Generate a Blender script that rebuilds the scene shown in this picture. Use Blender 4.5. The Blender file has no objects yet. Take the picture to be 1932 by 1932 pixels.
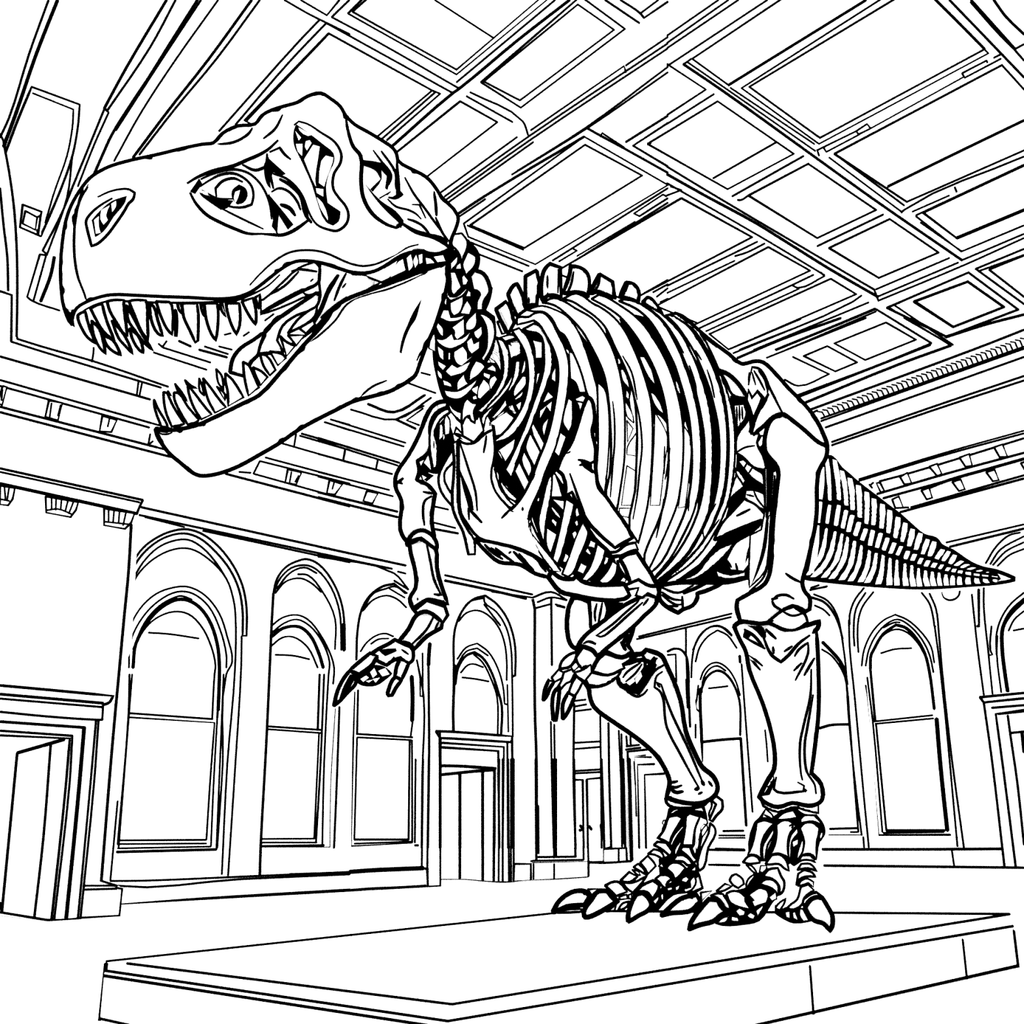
import bpy, math
import numpy as np
from mathutils import Vector
from mathutils.geometry import delaunay_2d_cdt

# ------------------------------------------------------------------ scene, camera
scene = bpy.context.scene
COL = scene.collection
FOC, YAW, PITCH, ROLL, PX, PY = 1976.95, 0.778907, 0.259269, -0.0276634, 1133.2, 1070.53
EYE = 0.95
sy, cy, sp, cp = math.sin(YAW), math.cos(YAW), math.sin(PITCH), math.cos(PITCH)
FW = np.array([sy * cp, cy * cp, sp])
_r = np.array([cy, -sy, 0.0])
_u = np.cross(_r, FW)
RT = _r * math.cos(ROLL) + _u * math.sin(ROLL)
UP = -_r * math.sin(ROLL) + _u * math.cos(ROLL)
CAM = np.array([0.0, 0.0, EYE])
cam_data = bpy.data.cameras.new('camera')
cam = bpy.data.objects.new('camera', cam_data)
COL.objects.link(cam)
from mathutils import Matrix
M3 = Matrix(((RT[0], UP[0], -FW[0], 0), (RT[1], UP[1], -FW[1], 0), (RT[2], UP[2], -FW[2], EYE), (0, 0, 0, 1)))
cam.matrix_world = M3
cam_data.sensor_fit = 'HORIZONTAL'
cam_data.sensor_width = 36.0
cam_data.lens = FOC / 1932 * 36.0
cam_data.shift_x = (966 - PX) / 1932
cam_data.shift_y = (PY - 966) / 1932
cam_data.clip_end = 200
scene.camera = cam

LEFT, RIGHT, CEIL, PLINTH, PIER = 24.1, 24.85, 13.4, 0.309, 19.2

def ray(x, y):
    return RT * ((x - PX) / FOC) - UP * ((y - PY) / FOC) + FW

# surfaces of the place: a sighted point of the photograph -> the point of that surface
def on(plane, off=0.0):
    ax, v = {'D': (1, PIER), 'L': (1, LEFT), 'R': (0, RIGHT), 'C': (2, CEIL), 'F': (2, 0.0), 'P': (2, PLINTH)}[plane]
    v -= off
    def fn(x, y):
        d = ray(x, y)
        return CAM + d * ((v - CAM[ax]) / d[ax])
    return fn

def affine(a, b, c):
    """distance as a linear function through three (x, y, distance) sightings"""
    A = np.array([[p[0], p[1], 1.0] for p in (a, b, c)])
    k = np.linalg.solve(A, np.array([a[2], b[2], c[2]], float))
    return lambda x, y: k[0] * x + k[1] * y + k[2]

def shift(fn, s):
    return lambda x, y: fn(x, y) + s

# ------------------------------------------------------------------ sketch sheets (measured pieces of the photograph)
SHEET = dict(A=(0, 0, 660), B=(600, 0, 660), C=(1272, 0, 660), D=(0, 600, 660), E=(600, 600, 660), F=(1272, 600, 660),
             G=(0, 1272, 660), H=(600, 1100, 500), I=(950, 1100, 500), J=(1350, 1100, 582), K=(700, 1432, 500),
             L=(1000, 1480, 600), M=(920, 480, 500), N=(1000, 760, 500), O=(780, 440, 400), P=(1490, 820, 442),
             Q=(1030, 1480, 320), R=(1230, 1480, 370), S=(120, 460, 400), Z=(0, 0, 1932))

def pts(s):
    out, t = [], SHEET['Z']
    for tok in s.split():
        if tok in SHEET:
            t = SHEET[tok]
        else:
            a, b = tok.split(',')
            k = t[2] / 1932
            out.append((t[0] + float(a) * k, t[1] + float(b) * k))
    return np.array(out)

def smooth(P, closed=False, n=4, corner=48):
    """Catmull-Rom through the points, keeping sharp corners"""
    m = len(P)
    if m < 3:
        return P
    tan = np.zeros_like(P)
    for i in range(m):
        if not closed and i in (0, m - 1):
            continue
        a, b, c = P[i - 1], P[i], P[(i + 1) % m]
        u, v = b - a, c - b
        lu, lv = np.hypot(*u), np.hypot(*v)
        if lu < 1e-6 or lv < 1e-6:
            continue
        ang = math.degrees(math.acos(max(-1, min(1, float(u @ v) / (lu * lv)))))
        if ang < corner:
            t = u / lu + v / lv
            t /= max(np.hypot(*t), 1e-9)
            tan[i] = t
    out = []
    for i in range(m if closed else m - 1):
        a, b = P[i], P[(i + 1) % m]
        L = np.hypot(*(b - a))
        ta, tb = tan[i] * L, tan[(i + 1) % m] * L
        if not ta.any() and not tb.any():
            out.append(a)
            continue
        if not ta.any():
            ta = 1.0 * (b - a)
        if not tb.any():
            tb = 1.0 * (b - a)
        k = n if L > 9 else 2
        for j in range(k):
            t = j / k
            t2, t3 = t * t, t * t * t
            out.append((2 * t3 - 3 * t2 + 1) * a + (t3 - 2 * t2 + t) * ta + (-2 * t3 + 3 * t2) * b + (t3 - t2) * tb)
    if not closed:
        out.append(P[-1])
    return np.array(out)

def inside(poly, X):
    x, y = X[:, 0], X[:, 1]
    res = np.zeros(len(X), bool)
    n = len(poly)
    for i in range(n):
        x1, y1 = poly[i]
        x2, y2 = poly[(i + 1) % n]
        c = (y1 > y) != (y2 > y)
        with np.errstate(divide='ignore', invalid='ignore'):
            res ^= c & (x < (x2 - x1) * (y - y1) / (y2 - y1 if y2 != y1 else 1e-9) + x1)
    return res

def dist(poly, X):
    A = poly
    B = np.roll(poly, -1, 0)
    d = B - A
    L2 = np.maximum((d * d).sum(1), 1e-9)
    t = np.clip(((X[:, None, :] - A[None]) * d[None]).sum(2) / L2[None], 0, 1)
    q = A[None] + t[..., None] * d[None]
    return np.sqrt(((X[:, None, :] - q) ** 2).sum(2)).min(1)

def area(poly):
    x, y = poly[:, 0], poly[:, 1]
    return 0.5 * float(np.sum(x * np.roll(y, -1) - np.roll(x, -1) * y))

def perim(poly):
    return float(np.hypot(*(np.roll(poly, -1, 0) - poly).T).sum())

# ------------------------------------------------------------------ materials
def material(name, col, rough=1.0, noise=0.0):
    m = bpy.data.materials.new(name)
    m.use_nodes = True
    nt = m.node_tree
    nt.nodes.clear()
    o = nt.nodes.new('ShaderNodeOutputMaterial')
    d = nt.nodes.new('ShaderNodeBsdfDiffuse')
    d.inputs['Roughness'].default_value = rough
    d.inputs['Color'].default_value = (*col, 1)
    if noise:
        tc = nt.nodes.new('ShaderNodeTexCoord')
        nz = nt.nodes.new('ShaderNodeTexNoise')
        nz.inputs['Scale'].default_value = 3.0
        nz.inputs['Detail'].default_value = 4.0
        mx = nt.nodes.new('ShaderNodeMix')
        mx.data_type = 'RGBA'
        mx.inputs['A'].default_value = (*[c - noise for c in col], 1)
        mx.inputs['B'].default_value = (*col, 1)
        nt.links.new(tc.outputs['Object'], nz.inputs['Vector'])
        nt.links.new(nz.outputs['Fac'], mx.inputs['Factor'])
        nt.links.new(mx.outputs['Result'], d.inputs['Color'])
    nt.links.new(d.outputs['BSDF'], o.inputs['Surface'])
    return m

WHITE = material('white_plaster', (0.985, 0.985, 0.985), 0.0, 0.008)
BONE = material('white_bone', (0.985, 0.985, 0.985), 0.0, 0.008)
STONE = material('white_stone', (0.985, 0.985, 0.985), 0.0, 0.008)
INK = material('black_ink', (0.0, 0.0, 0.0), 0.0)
GLASS = bpy.data.materials.new('window_glass')
GLASS.use_nodes = True
nt = GLASS.node_tree
nt.nodes.clear()
_o = nt.nodes.new('ShaderNodeOutputMaterial')
_m = nt.nodes.new('ShaderNodeMixShader')
_t = nt.nodes.new('ShaderNodeBsdfTranslucent')
_d = nt.nodes.new('ShaderNodeBsdfDiffuse')
_t.inputs['Color'].default_value = (0.97, 0.97, 0.97, 1)
_d.inputs['Color'].default_value = (0.95, 0.95, 0.95, 1)
_m.inputs['Fac'].default_value = 0.4
nt.links.new(_t.outputs[0], _m.inputs[1])
nt.links.new(_d.outputs[0], _m.inputs[2])
nt.links.new(_m.outputs[0], _o.inputs['Surface'])

# ------------------------------------------------------------------ mesh building
class MB:
    def __init__(s, mats=(WHITE, INK)):
        s.v, s.f, s.m, s.mats = [], [], [], mats
    def add(s, vs, fs, mi=0):
        b = len(s.v)
        s.v.extend([tuple(map(float, p)) for p in vs])
        for f in fs:
            s.f.append(tuple(b + i for i in f))
            s.m.append(mi)
    def tube(s, P, R, mi=1, k=6):
        """round ink line through the 3D points P with radius R at each"""
        P = np.asarray(P, float)
        keep = [0] + [i for i in range(1, len(P)) if np.linalg.norm(P[i] - P[i - 1]) > 1e-5]
        P = P[keep]
        R = np.asarray(R, float)[keep]
        n = len(P)
        if n < 2:
            return
        T = np.zeros_like(P)
        T[0], T[-1] = P[1] - P[0], P[-1] - P[-2]
        for i in range(1, n - 1):
            a = P[i] - P[i - 1]
            b = P[i + 1] - P[i]
            T[i] = a / np.linalg.norm(a) + b / np.linalg.norm(b)
            if np.linalg.norm(T[i]) < 1e-3:
                T[i] = b
        T /= np.linalg.norm(T, axis=1)[:, None]
        N = np.cross(T[0], FW)
        if np.linalg.norm(N) < 1e-3:
            N = np.cross(T[0], UP)
        N /= np.linalg.norm(N)
        vs, fs = [], []
        for i in range(n):
            N = N - T[i] * (N @ T[i])
            N /= max(np.linalg.norm(N), 1e-9)
            B = np.cross(T[i], N)
            for j in range(k):
                a = 2 * math.pi * j / k
                vs.append(P[i] + R[i] * (math.cos(a) * N + math.sin(a) * B))
        for i in range(n - 1):
            for j in range(k):
                fs.append((i * k + j, i * k + (j + 1) % k, (i + 1) * k + (j + 1) % k, (i + 1) * k + j))
        vs.append(P[0] - T[0] * R[0] * 0.8)
        vs.append(P[-1] + T[-1] * R[-1] * 0.8)
        for j in range(k):
            fs.append((n * k, (j + 1) % k, j))
            fs.append((n * k + 1, (n - 1) * k + j, (n - 1) * k + (j + 1) % k))
        s.add(vs, fs, mi)
    def build(s, name, parent=None, **props):
        V = np.array(s.v)
        c = (V.min(0) + V.max(0)) / 2
        me = bpy.data.meshes.new(name)
        me.from_pydata([tuple(p - c) for p in V], [], s.f)
        for m in s.mats:
            me.materials.append(m)
        me.polygons.foreach_set('material_index', s.m)
        me.update()
        o = bpy.data.objects.new(name, me)
        COL.objects.link(o)
        base = WORLD[parent.name] if parent else np.zeros(3)
        o.location = tuple(c - base)
        WORLD[o.name] = c
        if parent:
            o.parent = parent
        for k, v in props.items():
            o[k] = v
        return o

WORLD = {}

def empty(name, loc, **props):
    o = bpy.data.objects.new(name, None)
    COL.objects.link(o)
    o.location = tuple(loc)
    o.empty_display_size = 0.2
    WORLD[o.name] = np.array(loc, float)
    for k, v in props.items():
        o[k] = v
    return o

GAIN = 0.2          # the ink lines are a hair wider than drawn, so that bright plaster does not eat them
def radius(p, w):
    return max(w + GAIN, 0.5) * 0.5 * float((np.asarray(p) - CAM) @ FW) / FOC

def stroke(mb, s, where, w=4.0, taper=0.0, sm=True, closed=False):
    """an ink line along the sketched points, lying on the surface `where`"""
    P = pts(s) if isinstance(s, str) else s
    if not closed and len(P) > 1:          # carry lines over the seam between two sketch sheets
        P = np.array(P, float)
        for e, q in ((0, 1), (-1, -2)):
            if abs(P[e, 0] - 1272) < 0.5 and P[q, 0] > 1273:
                d = P[e] - P[q]
                P[e] = P[e] + d * (13.5 / abs(d[0]))
    if sm:
        P = smooth(P, closed)
    if closed:
        P = np.vstack([P, P[:1]])
    if len(P) == 2:
        P = np.vstack([P[0], P[0] * .5 + P[1] * .5, P[1]])
    Q = [where(x, y) for x, y in P]
    L = np.concatenate([[0], np.cumsum(np.hypot(*(P[1:] - P[:-1]).T))])
    L /= max(L[-1], 1e-9)
    W = np.array([w * (1 - taper * (1 - min(1, 4 * min(t, 1 - t)))) for t in L])
    mb.tube(Q, [radius(q, ww) for q, ww in zip(Q, W)])

def strokes(mb, where, text, w=4.0, **k):
    for line in text.strip().split(';'):
        line = line.strip()
        if not line:
            continue
        ww = w
        head = line.split()[0]
        if head[0] == 'w':
            ww = float(head[1:])
            line = line[len(head):]
        stroke(mb, line, where, ww, **k)

def prism(mb, poly, front, back, mi=0):
    """a slab whose face follows the sketched polygon: front and back are surfaces"""
    P = pts(poly) if isinstance(poly, str) else poly
    F = [front(x, y) for x, y in P]
    n = len(P)
    B = [back(x, y) for x, y in P]
    if area(P) < 0:
        pass
    mb.add(F + B, [tuple(range(n)), tuple(range(2 * n - 1, n - 1, -1))] + [(i, i + n, (i + 1) % n + n, (i + 1) % n) for i in range(n)], mi)

def clear(x, y, d, m):
    """keep a point at distance d above the plinth top by the margin m"""
    z = ray(x, y)[2]
    if z < -1e-4:
        return min(d, (PLINTH - EYE) / z - m)
    return d

class Shape:
    """a rounded solid with a given outline: rim on the distance function, swelling to both sides"""
    def __init__(s, poly, dep, th=None, rr=None, rim=0.0):
        s.poly, s.dep, s.rim = poly, dep, rim
        A, Pm = abs(area(poly)), perim(poly)
        s.hw = A / Pm
        c = poly.mean(0)
        d0 = dep(c[0], c[1])
        s.th = th if th is not None else 0.9 * s.hw * d0 / FOC * 1.6
        s.rr = rr if rr is not None else max(s.hw * 1.05, 1.0)
        s.rim = min(s.rim, s.rr * 0.5)
    def rise(s, X):
        d = dist(s.poly, X)
        ins = inside(s.poly, X)
        t = np.clip((d - s.rim) / s.rr, 0, 1)
        return np.where(ins, 0.5 * s.th * np.sqrt(np.maximum(0, 1 - (1 - t) ** 2)), 0)
    def top(s, x, y, lift=0.0):
        d = clear(x, y, s.dep(x, y) - float(s.rise(np.array([[x, y]]))[0]), 0.2) - lift
        return CAM + ray(x, y) * d
    def mesh(s, mb, mi=0):
        P = s.poly
        g = float(np.clip(s.hw * 0.75, 1.6, 13))
        lo, hi = P.min(0), P.max(0)
        xs = np.arange(lo[0] + g * .5, hi[0], g)
        ys = np.arange(lo[1] + g * .5, hi[1], g)
        G = np.array([(x + (g * .5 if j % 2 else 0), y) for j, y in enumerate(ys) for x in xs]) if len(xs) and len(ys) else np.zeros((0, 2))
        if len(G):
            G = G[inside(P, G)]
        if len(G):
            G = G[dist(P, G) > g * 0.33]
        n = len(P)
        allv = np.vstack([P, G]) if len(G) else P
        vs, es, fs, ov, _, _ = delaunay_2d_cdt([Vector(p) for p in allv], [(i, (i + 1) % n) for i in range(n)], [], 0, 1e-4)
        V = np.array([tuple(v) for v in vs])
        cen = np.array([V[list(f)].mean(0) for f in fs])
        ok = inside(P, cen)
        fs = [f for f, k in zip(fs, ok) if k]
        rim = dist(P, V) < 1e-3
        h = s.rise(V)
        h[rim] = 0
        F = [CAM + ray(x, y) * clear(x, y, s.dep(x, y) - hh, 0.12) for (x, y), hh in zip(V, h)]
        idx, B = {}, []
        for i, (x, y) in enumerate(V):
            if rim[i]:
                idx[i] = i
            else:
                idx[i] = len(V) + len(B)
                B.append(CAM + ray(x, y) * clear(x, y, s.dep(x, y) + h[i], 0.06))
        faces = [tuple(f) for f in fs] + [tuple(idx[i] for i in reversed(f)) for f in fs]
        mb.add(F + B, faces, mi)
    def patch(s, mb, poly, mi=1, lift=0.006):
        """a coloured area lying on the front of the solid"""
        P = poly
        g = float(np.clip(min(abs(area(P)) / perim(P), 14), 2.0, 14))
        lo, hi = P.min(0), P.max(0)
        G = np.array([(x, y) for y in np.arange(lo[1] + g / 2, hi[1], g) for x in np.arange(lo[0] + g / 2, hi[0], g)] or [(-9, -9)])
        G = G[inside(P, G)]
        if len(G):
            G = G[dist(P, G) > g * .3]
        n = len(P)
        allv = np.vstack([P, G]) if len(G) else P
        vs, es, fs, *_ = delaunay_2d_cdt([Vector(p) for p in allv], [(i, (i + 1) % n) for i in range(n)], [], 0, 1e-4)
        V = np.array([tuple(v) for v in vs])
        cen = np.array([V[list(f)].mean(0) for f in fs])
        ok = inside(P, cen)
        mb.add([s.top(x, y, lift) for x, y in V], [tuple(f) for f, k in zip(fs, ok) if k], mi)

def bone(name, parent, outline, dep, w=8.0, th=None, rr=None, lines='', fills='', lights='', lw=5.0, more=(), mats=None, sm=True, black=False, **props):
    """one bone: rounded body, ink round its edge, ink lines, hollows painted black and light pieces on its front"""
    mb = MB(mats or (BONE, INK))
    w *= 1.0 if w >= 8 else 0.86
    for k, oline in enumerate([outline, *more]):
        P = pts(oline)
        if sm:
            P = smooth(P, True, 3)
        sh = Shape(P, dep, th, rr, w * 0.55)
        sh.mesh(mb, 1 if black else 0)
        if k == 0:
            first = sh
        if w > 0:
            Q = np.vstack([P, P[:1]])
            R_ = [radius(CAM + ray(x, y) * dep(x, y), w) for x, y in Q]
            W = [CAM + ray(x, y) * clear(x, y, dep(x, y) - 0.9 * r, 0.34) for (x, y), r in zip(Q, R_)]
            mb.tube(W, R_)
    for t in fills.split(';'):
        if t.strip():
            first.patch(mb, smooth(pts(t), True, 3), 1, 0.008)
    for t in lights.split(';'):
        if t.strip():
            first.patch(mb, smooth(pts(t), True, 2), 0, 0.016)
    strokes(mb, lambda x, y: first.top(x, y, 0.010), lines, lw, taper=0.35)
    return mb.build(name, parent, **props)

def sheet(mb, plane_fn, rect3, holes, mi=0):
    """a flat wall (corner points given) with openings cut through: holes are lists of 3D points"""
    ax = int(np.argmin(np.ptp(np.array(rect3), axis=0)))
    keep = [i for i in range(3) if i != ax]
    outer = np.array(rect3)[:, keep]
    V = [tuple(p) for p in outer]
    E = [(i, (i + 1) % 4) for i in range(4)]
    H2 = []
    for h in holes:
        q = np.array(h)[:, keep]
        H2.append(q)
        b = len(V)
        V += [tuple(p) for p in q]
        E += [(b + i, b + (i + 1) % len(q)) for i in range(len(q))]
    vs, es, fs, *_ = delaunay_2d_cdt([Vector(p) for p in V], E, [], 0, 1e-5)
    V2 = np.array([tuple(v) for v in vs])
    cen = np.array([V2[list(f)].mean(0) for f in fs])
    bad = np.zeros(len(fs), bool)
    for q in H2:
        bad |= inside(q, cen)
    bad |= ~inside(outer, cen)
    c = rect3[0][ax]
    P3 = np.zeros((len(V2), 3))
    P3[:, keep] = V2
    P3[:, ax] = c
    mb.add(P3, [tuple(f) for f, k in zip(fs, bad) if not k], mi)
# ================================================================== THE HALL
def room(off=0.02, recess=False):
    L, R, C = on('L', off), on('R', off), on('C', off)
    def fn(x, y):
        best, bd = None, 1e9
        for g in (L, R, C):
            p = g(x, y)
            d = float((p - CAM) @ FW)
            if 0 < d < bd:
                best, bd = p, d
        return best
    return fn
WALL = room(0.02)
ST = dict(kind='structure')

# ---- floor
mb = MB((STONE, INK))
mb.add([(-4, -4, 0), (26, -4, 0), (26, 25, 0), (-4, 25, 0)], [(0, 1, 2, 3)])
strokes(mb, lambda x, y: min((on('F', -0.02)(x, y), WALL(x, y)), key=lambda p: float((p - CAM) @ FW)), 'w4.5 K 505,873 690,873 820,885 1000,893 1100,880 1350,870 1585,855')
mb.build('floor', label='plain pale floor of the museum hall', **ST)

# ---- ceiling with sunk coffers
COFFERS = [   # opening, optional inner panel edge
    ('B 805,1235 1470,755 1932,1022 1200,1460 830,1308', 'B 840,1245 1475,800 1790,970 1140,1370', 4, 4.5),
    ('B 900,455 1120,595 1695,160 1450,-20', 'B 915,450 1115,555 1635,165 1435,25', 4.5, 4),
    ('B 785,560 990,675 350,1170 180,1045', None, 4.5, 0),
    ('B 165,75 765,412 1415,-125 365,-125', 'B 190,65 765,385 1340,-105 400,-120', 4, 4),
    ('B 59,185 630,500 100,945 -406,665', None, 4.5, 0),
    ('C 690,-70 100,325 300,470 1200,-90', None, 4.5, 0),
    ('C 1230,-60 372,487 800,795 1735,295 1390,-60', 'C 1310,-60 415,480 805,762 1715,272 1390,-52', 4, 4.5),
    ('C -147,795 240,560 660,850 295,1045', None, 4.5, 0),
    ('C 410,1080 740,905 1115,1160 790,1315', None, 5, 0),
    ('C 855,1370 1190,1210 1460,1395 1130,1535', None, 5, 0),
    ('C 885,850 1810,360 2150,735 1285,1115', None, 5, 0),
    ('C 1375,1175 2200,790 2250,1020 1560,1315', None, 5, 0),
    ('C 40,1095 430,1310 -250,1665 -660,1505', None, 5, 0),
    ('C 520,1365 750,1495 130,1785 -100,1690', None, 4.5, 0),
    ('C 865,1540 1005,1625 300,1930 195,1845', None, 4.5, 0),
    ('C 1175,1700 1505,1860 1900,1710 1625,1505', 'C 1325,1665 1620,1555 1820,1695 1540,1805', 5.5, 6.5),
    ('F 1170,25 1335,120 1055,232 885,140', None, 4.5, 0),
    ('F 715,210 845,155 1010,245 890,295', None, 4.5, 0),
]
up = on('C', -0.22)
flat = on('C', 0.0)
mb = MB()
holes = []
for o, i, w1, w2 in COFFERS:
    holes.append([flat(x, y) for x, y in pts(o)])
sheet(mb, flat, [(-6, -8, CEIL), (27, -8, CEIL), (27, 25, CEIL), (-6, 25, CEIL)], holes)
CL = on('C', 0.02)
strokes(mb, room(0.02), '''w4 A 268,0 160,300 50,650 0,760;w6 A 318,0 200,300 90,620 20,810;w4 A 0,740 22,790 30,850
w5;'''.replace('w5;', '') + ''';w4.5 A 30,845 100,660 175,480 440,578 430,700 400,860 330,1060 225,1305;w3.5 A 180,515 405,605 400,700 370,860 300,1060 250,1230
;w5 A 920,0 700,370 575,600;w4 A 970,0 830,260 590,615;w4 A 575,598 600,622;w4 A 575,605 430,960 340,1180 235,1385;w3.5 A 600,622 520,800 430,1030
;w4 A 235,1385 262,1408;w4 A 220,1405 150,1640 175,1660 330,1715;w3.5 A 255,1410 185,1660;w4 A 220,1405 255,1410;w6 A 300,1420 280,1520 225,1665;w3.5 A 400,860 370,1090 262,1400
;w5 A 1090,0 920,270 820,430 720,580 620,740 560,870 510,985;w4 A 1110,0 860,380 640,720;w3.5 A 1205,0 970,330 780,620 630,890
;w5 A 1390,0 1150,330 930,610 735,870;w4 A 1435,0 1200,320 960,610 770,855
;w4 A 1570,0 1700,75 1800,125 1932,190;w4 A 1660,0 1805,85 1875,0;w4 A 1765,110 1650,230 1210,725;w4 A 1800,130 1600,340 1300,690;w3.5 A 1800,205 1600,415 1365,665;w4 A 1832,95 1930,0
;w4 B 75,95 300,215 780,490;w4 B 40,125 745,515;w6 B 1390,0 1100,225 780,490 745,515 405,812;w4 B 645,0 970,210;w4 B 1310,0 765,455
;w4 B 630,500 675,518 380,775;w4 B 650,508 350,770;w4 B 840,510 1130,670 1160,745;w4 B 820,532 1075,675
;w4 B 1175,720 1690,365 1700,400;w4 B 1700,362 1932,205;w4 B 700,1085 1155,760 1932,240;w4 B 680,1062 1100,757;w4 B 705,1105 1170,775 1932,268;w4 B 720,1118 1190,785
;w4 B 1932,370 1480,705 1100,945;w4 B 1932,400 1500,700 1070,965;w5.5 B 760,1190 910,1090 1470,755;w4 B 780,1197 925,1100
;w4 B 825,1245 1135,1380;w4 B 845,1340 1165,1470;w4 B 890,1405 1130,1500;w5 B 1480,705 1560,750 1690,820 1932,955;w4 B 1560,755 1570,735 1690,815
;w5 B 1700,785 1932,640;w4.5 B 1932,680 1740,805 1932,920;w3.5 B 1820,800 1840,790
;w4 B 1932,1040 1295,1440;w3.5 B 1330,1445 1430,1385 1410,1375;w4 B 1925,1085 1905,1075 1745,1180 1775,1195 1845,1150 1932,1095;w4 B 1420,1440 1932,1120;w3 B 1750,1225 1430,1415
;w4.5 B 1585,0 1775,128;w4.5 B 1670,0 1780,75 1800,100 1932,10;w4 B 1780,75 1880,0;w4 B 1475,0 1500,15
;w4 B 1932,1545 1800,1620;w4 B 1932,1570 1850,1615;w4 B 1932,1592 1870,1640;w4 B 1932,1650 1890,1670
;w4 C 245,0 0,170;w4 C 300,0 0,210;w4 C 355,0 0,240;w4 C 515,0 0,340;w6 C 300,470 1060,0
;w5.5 C 50,355 250,490 780,870 1100,1100 1590,1438;w3.5 C 75,345 300,500 780,835;w3.5 C 310,485 775,797;w4 C 50,357 95,325
;w4 C 0,380 175,495 0,610;w4 C 220,520 0,660;w4.5 C 565,785 215,985;w4.5 C 320,1085 715,862;w4.5 C 350,1105 370,1105 410,1080;w4.5 C 790,1360 1155,1185
;w4.5 C 0,945 165,1045 740,1385 1105,1600;w6 C 0,985 160,1075 455,1235 600,1325 865,1490 1125,1640;w4 C 0,1035 480,1310 830,1520
;w4 C 1115,1598 1520,1425;w4 C 1120,1640 1570,1450;w4 C 1125,1662 1600,1465 1932,1315;w4 C 1590,1437 1932,1292;w4 C 1105,1600 1125,1655
;w4.5 C 1520,0 1660,145 1932,428;w4.5 C 1640,0 1885,270 1932,245;w6 C 1640,10 1800,190 1880,270;w4 C 1880,275 1932,335;w5 C 1765,0 1830,90 1932,190;w5 C 1445,0 1560,115 1715,272
;w4 C 800,860 790,830 1005,725 1020,745 840,840 825,815;w4 C 1005,725 1065,685 1085,710 1015,745;w3 C 1085,710 1600,425;w4 C 1590,405 1725,335 1730,345;w4 C 1590,405 1605,430 1805,325;w4 C 1765,320 1805,300
;w6 C 1932,665 1600,825 1180,1030;w4 C 885,850 1270,1135;w3.5 C 855,870 1255,1170;w4 C 1255,1175 1270,1160 1932,865;w3.5 C 1315,1170 1520,1080;w4 C 1550,1035 1560,1060
;w4 C 1335,1190 1932,910;w7 C 1560,1315 1932,1160;w4 C 1335,1195 1585,1390 1932,1245;w3.5 C 1360,1230 1590,1390
;w4 C 0,1065 40,1050 -20,1030;w4 C 460,1335 0,1560;w4 C 500,1345 400,1395 335,1415;w3.5 C 335,1440 0,1600;w4 C 130,1785 0,1845;w4 C 770,1518 650,1575 135,1815;w4 C 650,1575 685,1590 830,1525 810,1505;w3.5 C 690,1595 175,1830
;w4 C 1035,1632 980,1670 360,1932;w4 C 1075,1670 440,1932;w6 C 1110,1705 920,1785 560,1932;w4.5 C 1110,1705 1420,1895;w4 C 1115,1720 620,1932
;w4 F 655,215 855,310 685,375 610,340;w4 F 510,220 1060,0;w5 F 1420,140 1100,270 670,430;w4 F 1415,150 680,440;w6.5 F 1530,150 1240,255 715,470;w6.5 F 1500,105 1720,35 1932,-20;w4 F 310,170 700,5;w4 F 325,195 790,5;w6 F 350,220 600,115 920,0
;w4 F 1270,0 1530,150;w4 F 1310,0 1490,95;w4 C 1215,1685 1540,1905;w3.5 C 1190,1700 1530,1910
;w4.5 C 1665,1485 1932,1375;w4 C 1690,1495 1932,1408;w4.5 C 1665,1485 1932,1680;w4.5 C 1740,1490 1932,1640;w4 C 1740,1490 1932,1412
;w5.5 E 275,475 420,520 590,425;w4 E 180,505 430,560 625,440;w5 E 430,560 540,612;w4 E 430,560 585,485;w4 E 560,592 490,565 580,500
;w4 E 500,360 650,415;w4 E 570,302 620,315;w4 S 905,945 1340,1082;w4 S 820,990 1305,1148;w4 S 865,910 905,945;w4 S 940,885 905,935;w5 S 1050,885 1160,935;w5 S 1235,965 1490,1035;w4 S 1285,935 1500,1005;w4 S 1415,935 1535,965;w4 S 1465,830 1525,815;w4 S 1640,840 1690,805;w4 S 1835,700 1915,640
''', 4.0)
for o, i, w1, w2 in COFFERS:
    P = pts(o)
    stroke(mb, P, CL, w1, sm=False, closed=True)
mb.build('ceiling', label='white coffered ceiling with beams and sunk panels', **ST)
ceil_ob = bpy.data.objects['ceiling']
for o, i, w1, w2 in COFFERS:
    P = pts(o)
    mb = MB()
    Q = P
    if i is not None and len(pts(i)) == len(P):
        Q = pts(i)
    n = len(P)
    A = [flat(x, y) for x, y in P]
    if i is None:
        B = [p + np.array([0, 0, 0.22]) for p in A]
    else:
        B = [up(x, y) for x, y in P]
    mb.add(A + B, [(k, (k + 1) % n, (k + 1) % n + n, k + n) for k in range(n)] + [tuple(range(n, 2 * n))])
    if i is not None:
        stroke(mb, pts(i), on('C', -0.20), w2, sm=False, closed=True)
    mb.build('coffer_panel', ceil_ob)

# ---- windows: opening in the wall, lines on the recessed window
def win(side, n, hole, inner, label, deep=0.35):
    P = smooth(pts(hole), True, 3, corner=40)
    W0, W1 = on(side, 0.0), on(side, -deep)
    A = [W0(x, y) for x, y in P]
    B = [W1(x, y) for x, y in P]
    k = len(P)
    mb = MB()
    mb.add(A + B, [(j, (j + 1) % k, (j + 1) % k + k, j + k) for j in range(k)])
    w = mb.build('window_%d' % n, label=label, **ST)
    mb = MB((GLASS, INK))
    mb.add(B, [tuple(range(k))])
    mb.build('pane', w)
    mb = MB()
    strokes(mb, on(side, -deep + 0.02), inner, 4.0)  # frame lines, plus inked highlight strokes on the glass
    mb.build('window_frame', w)
    return A

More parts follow.
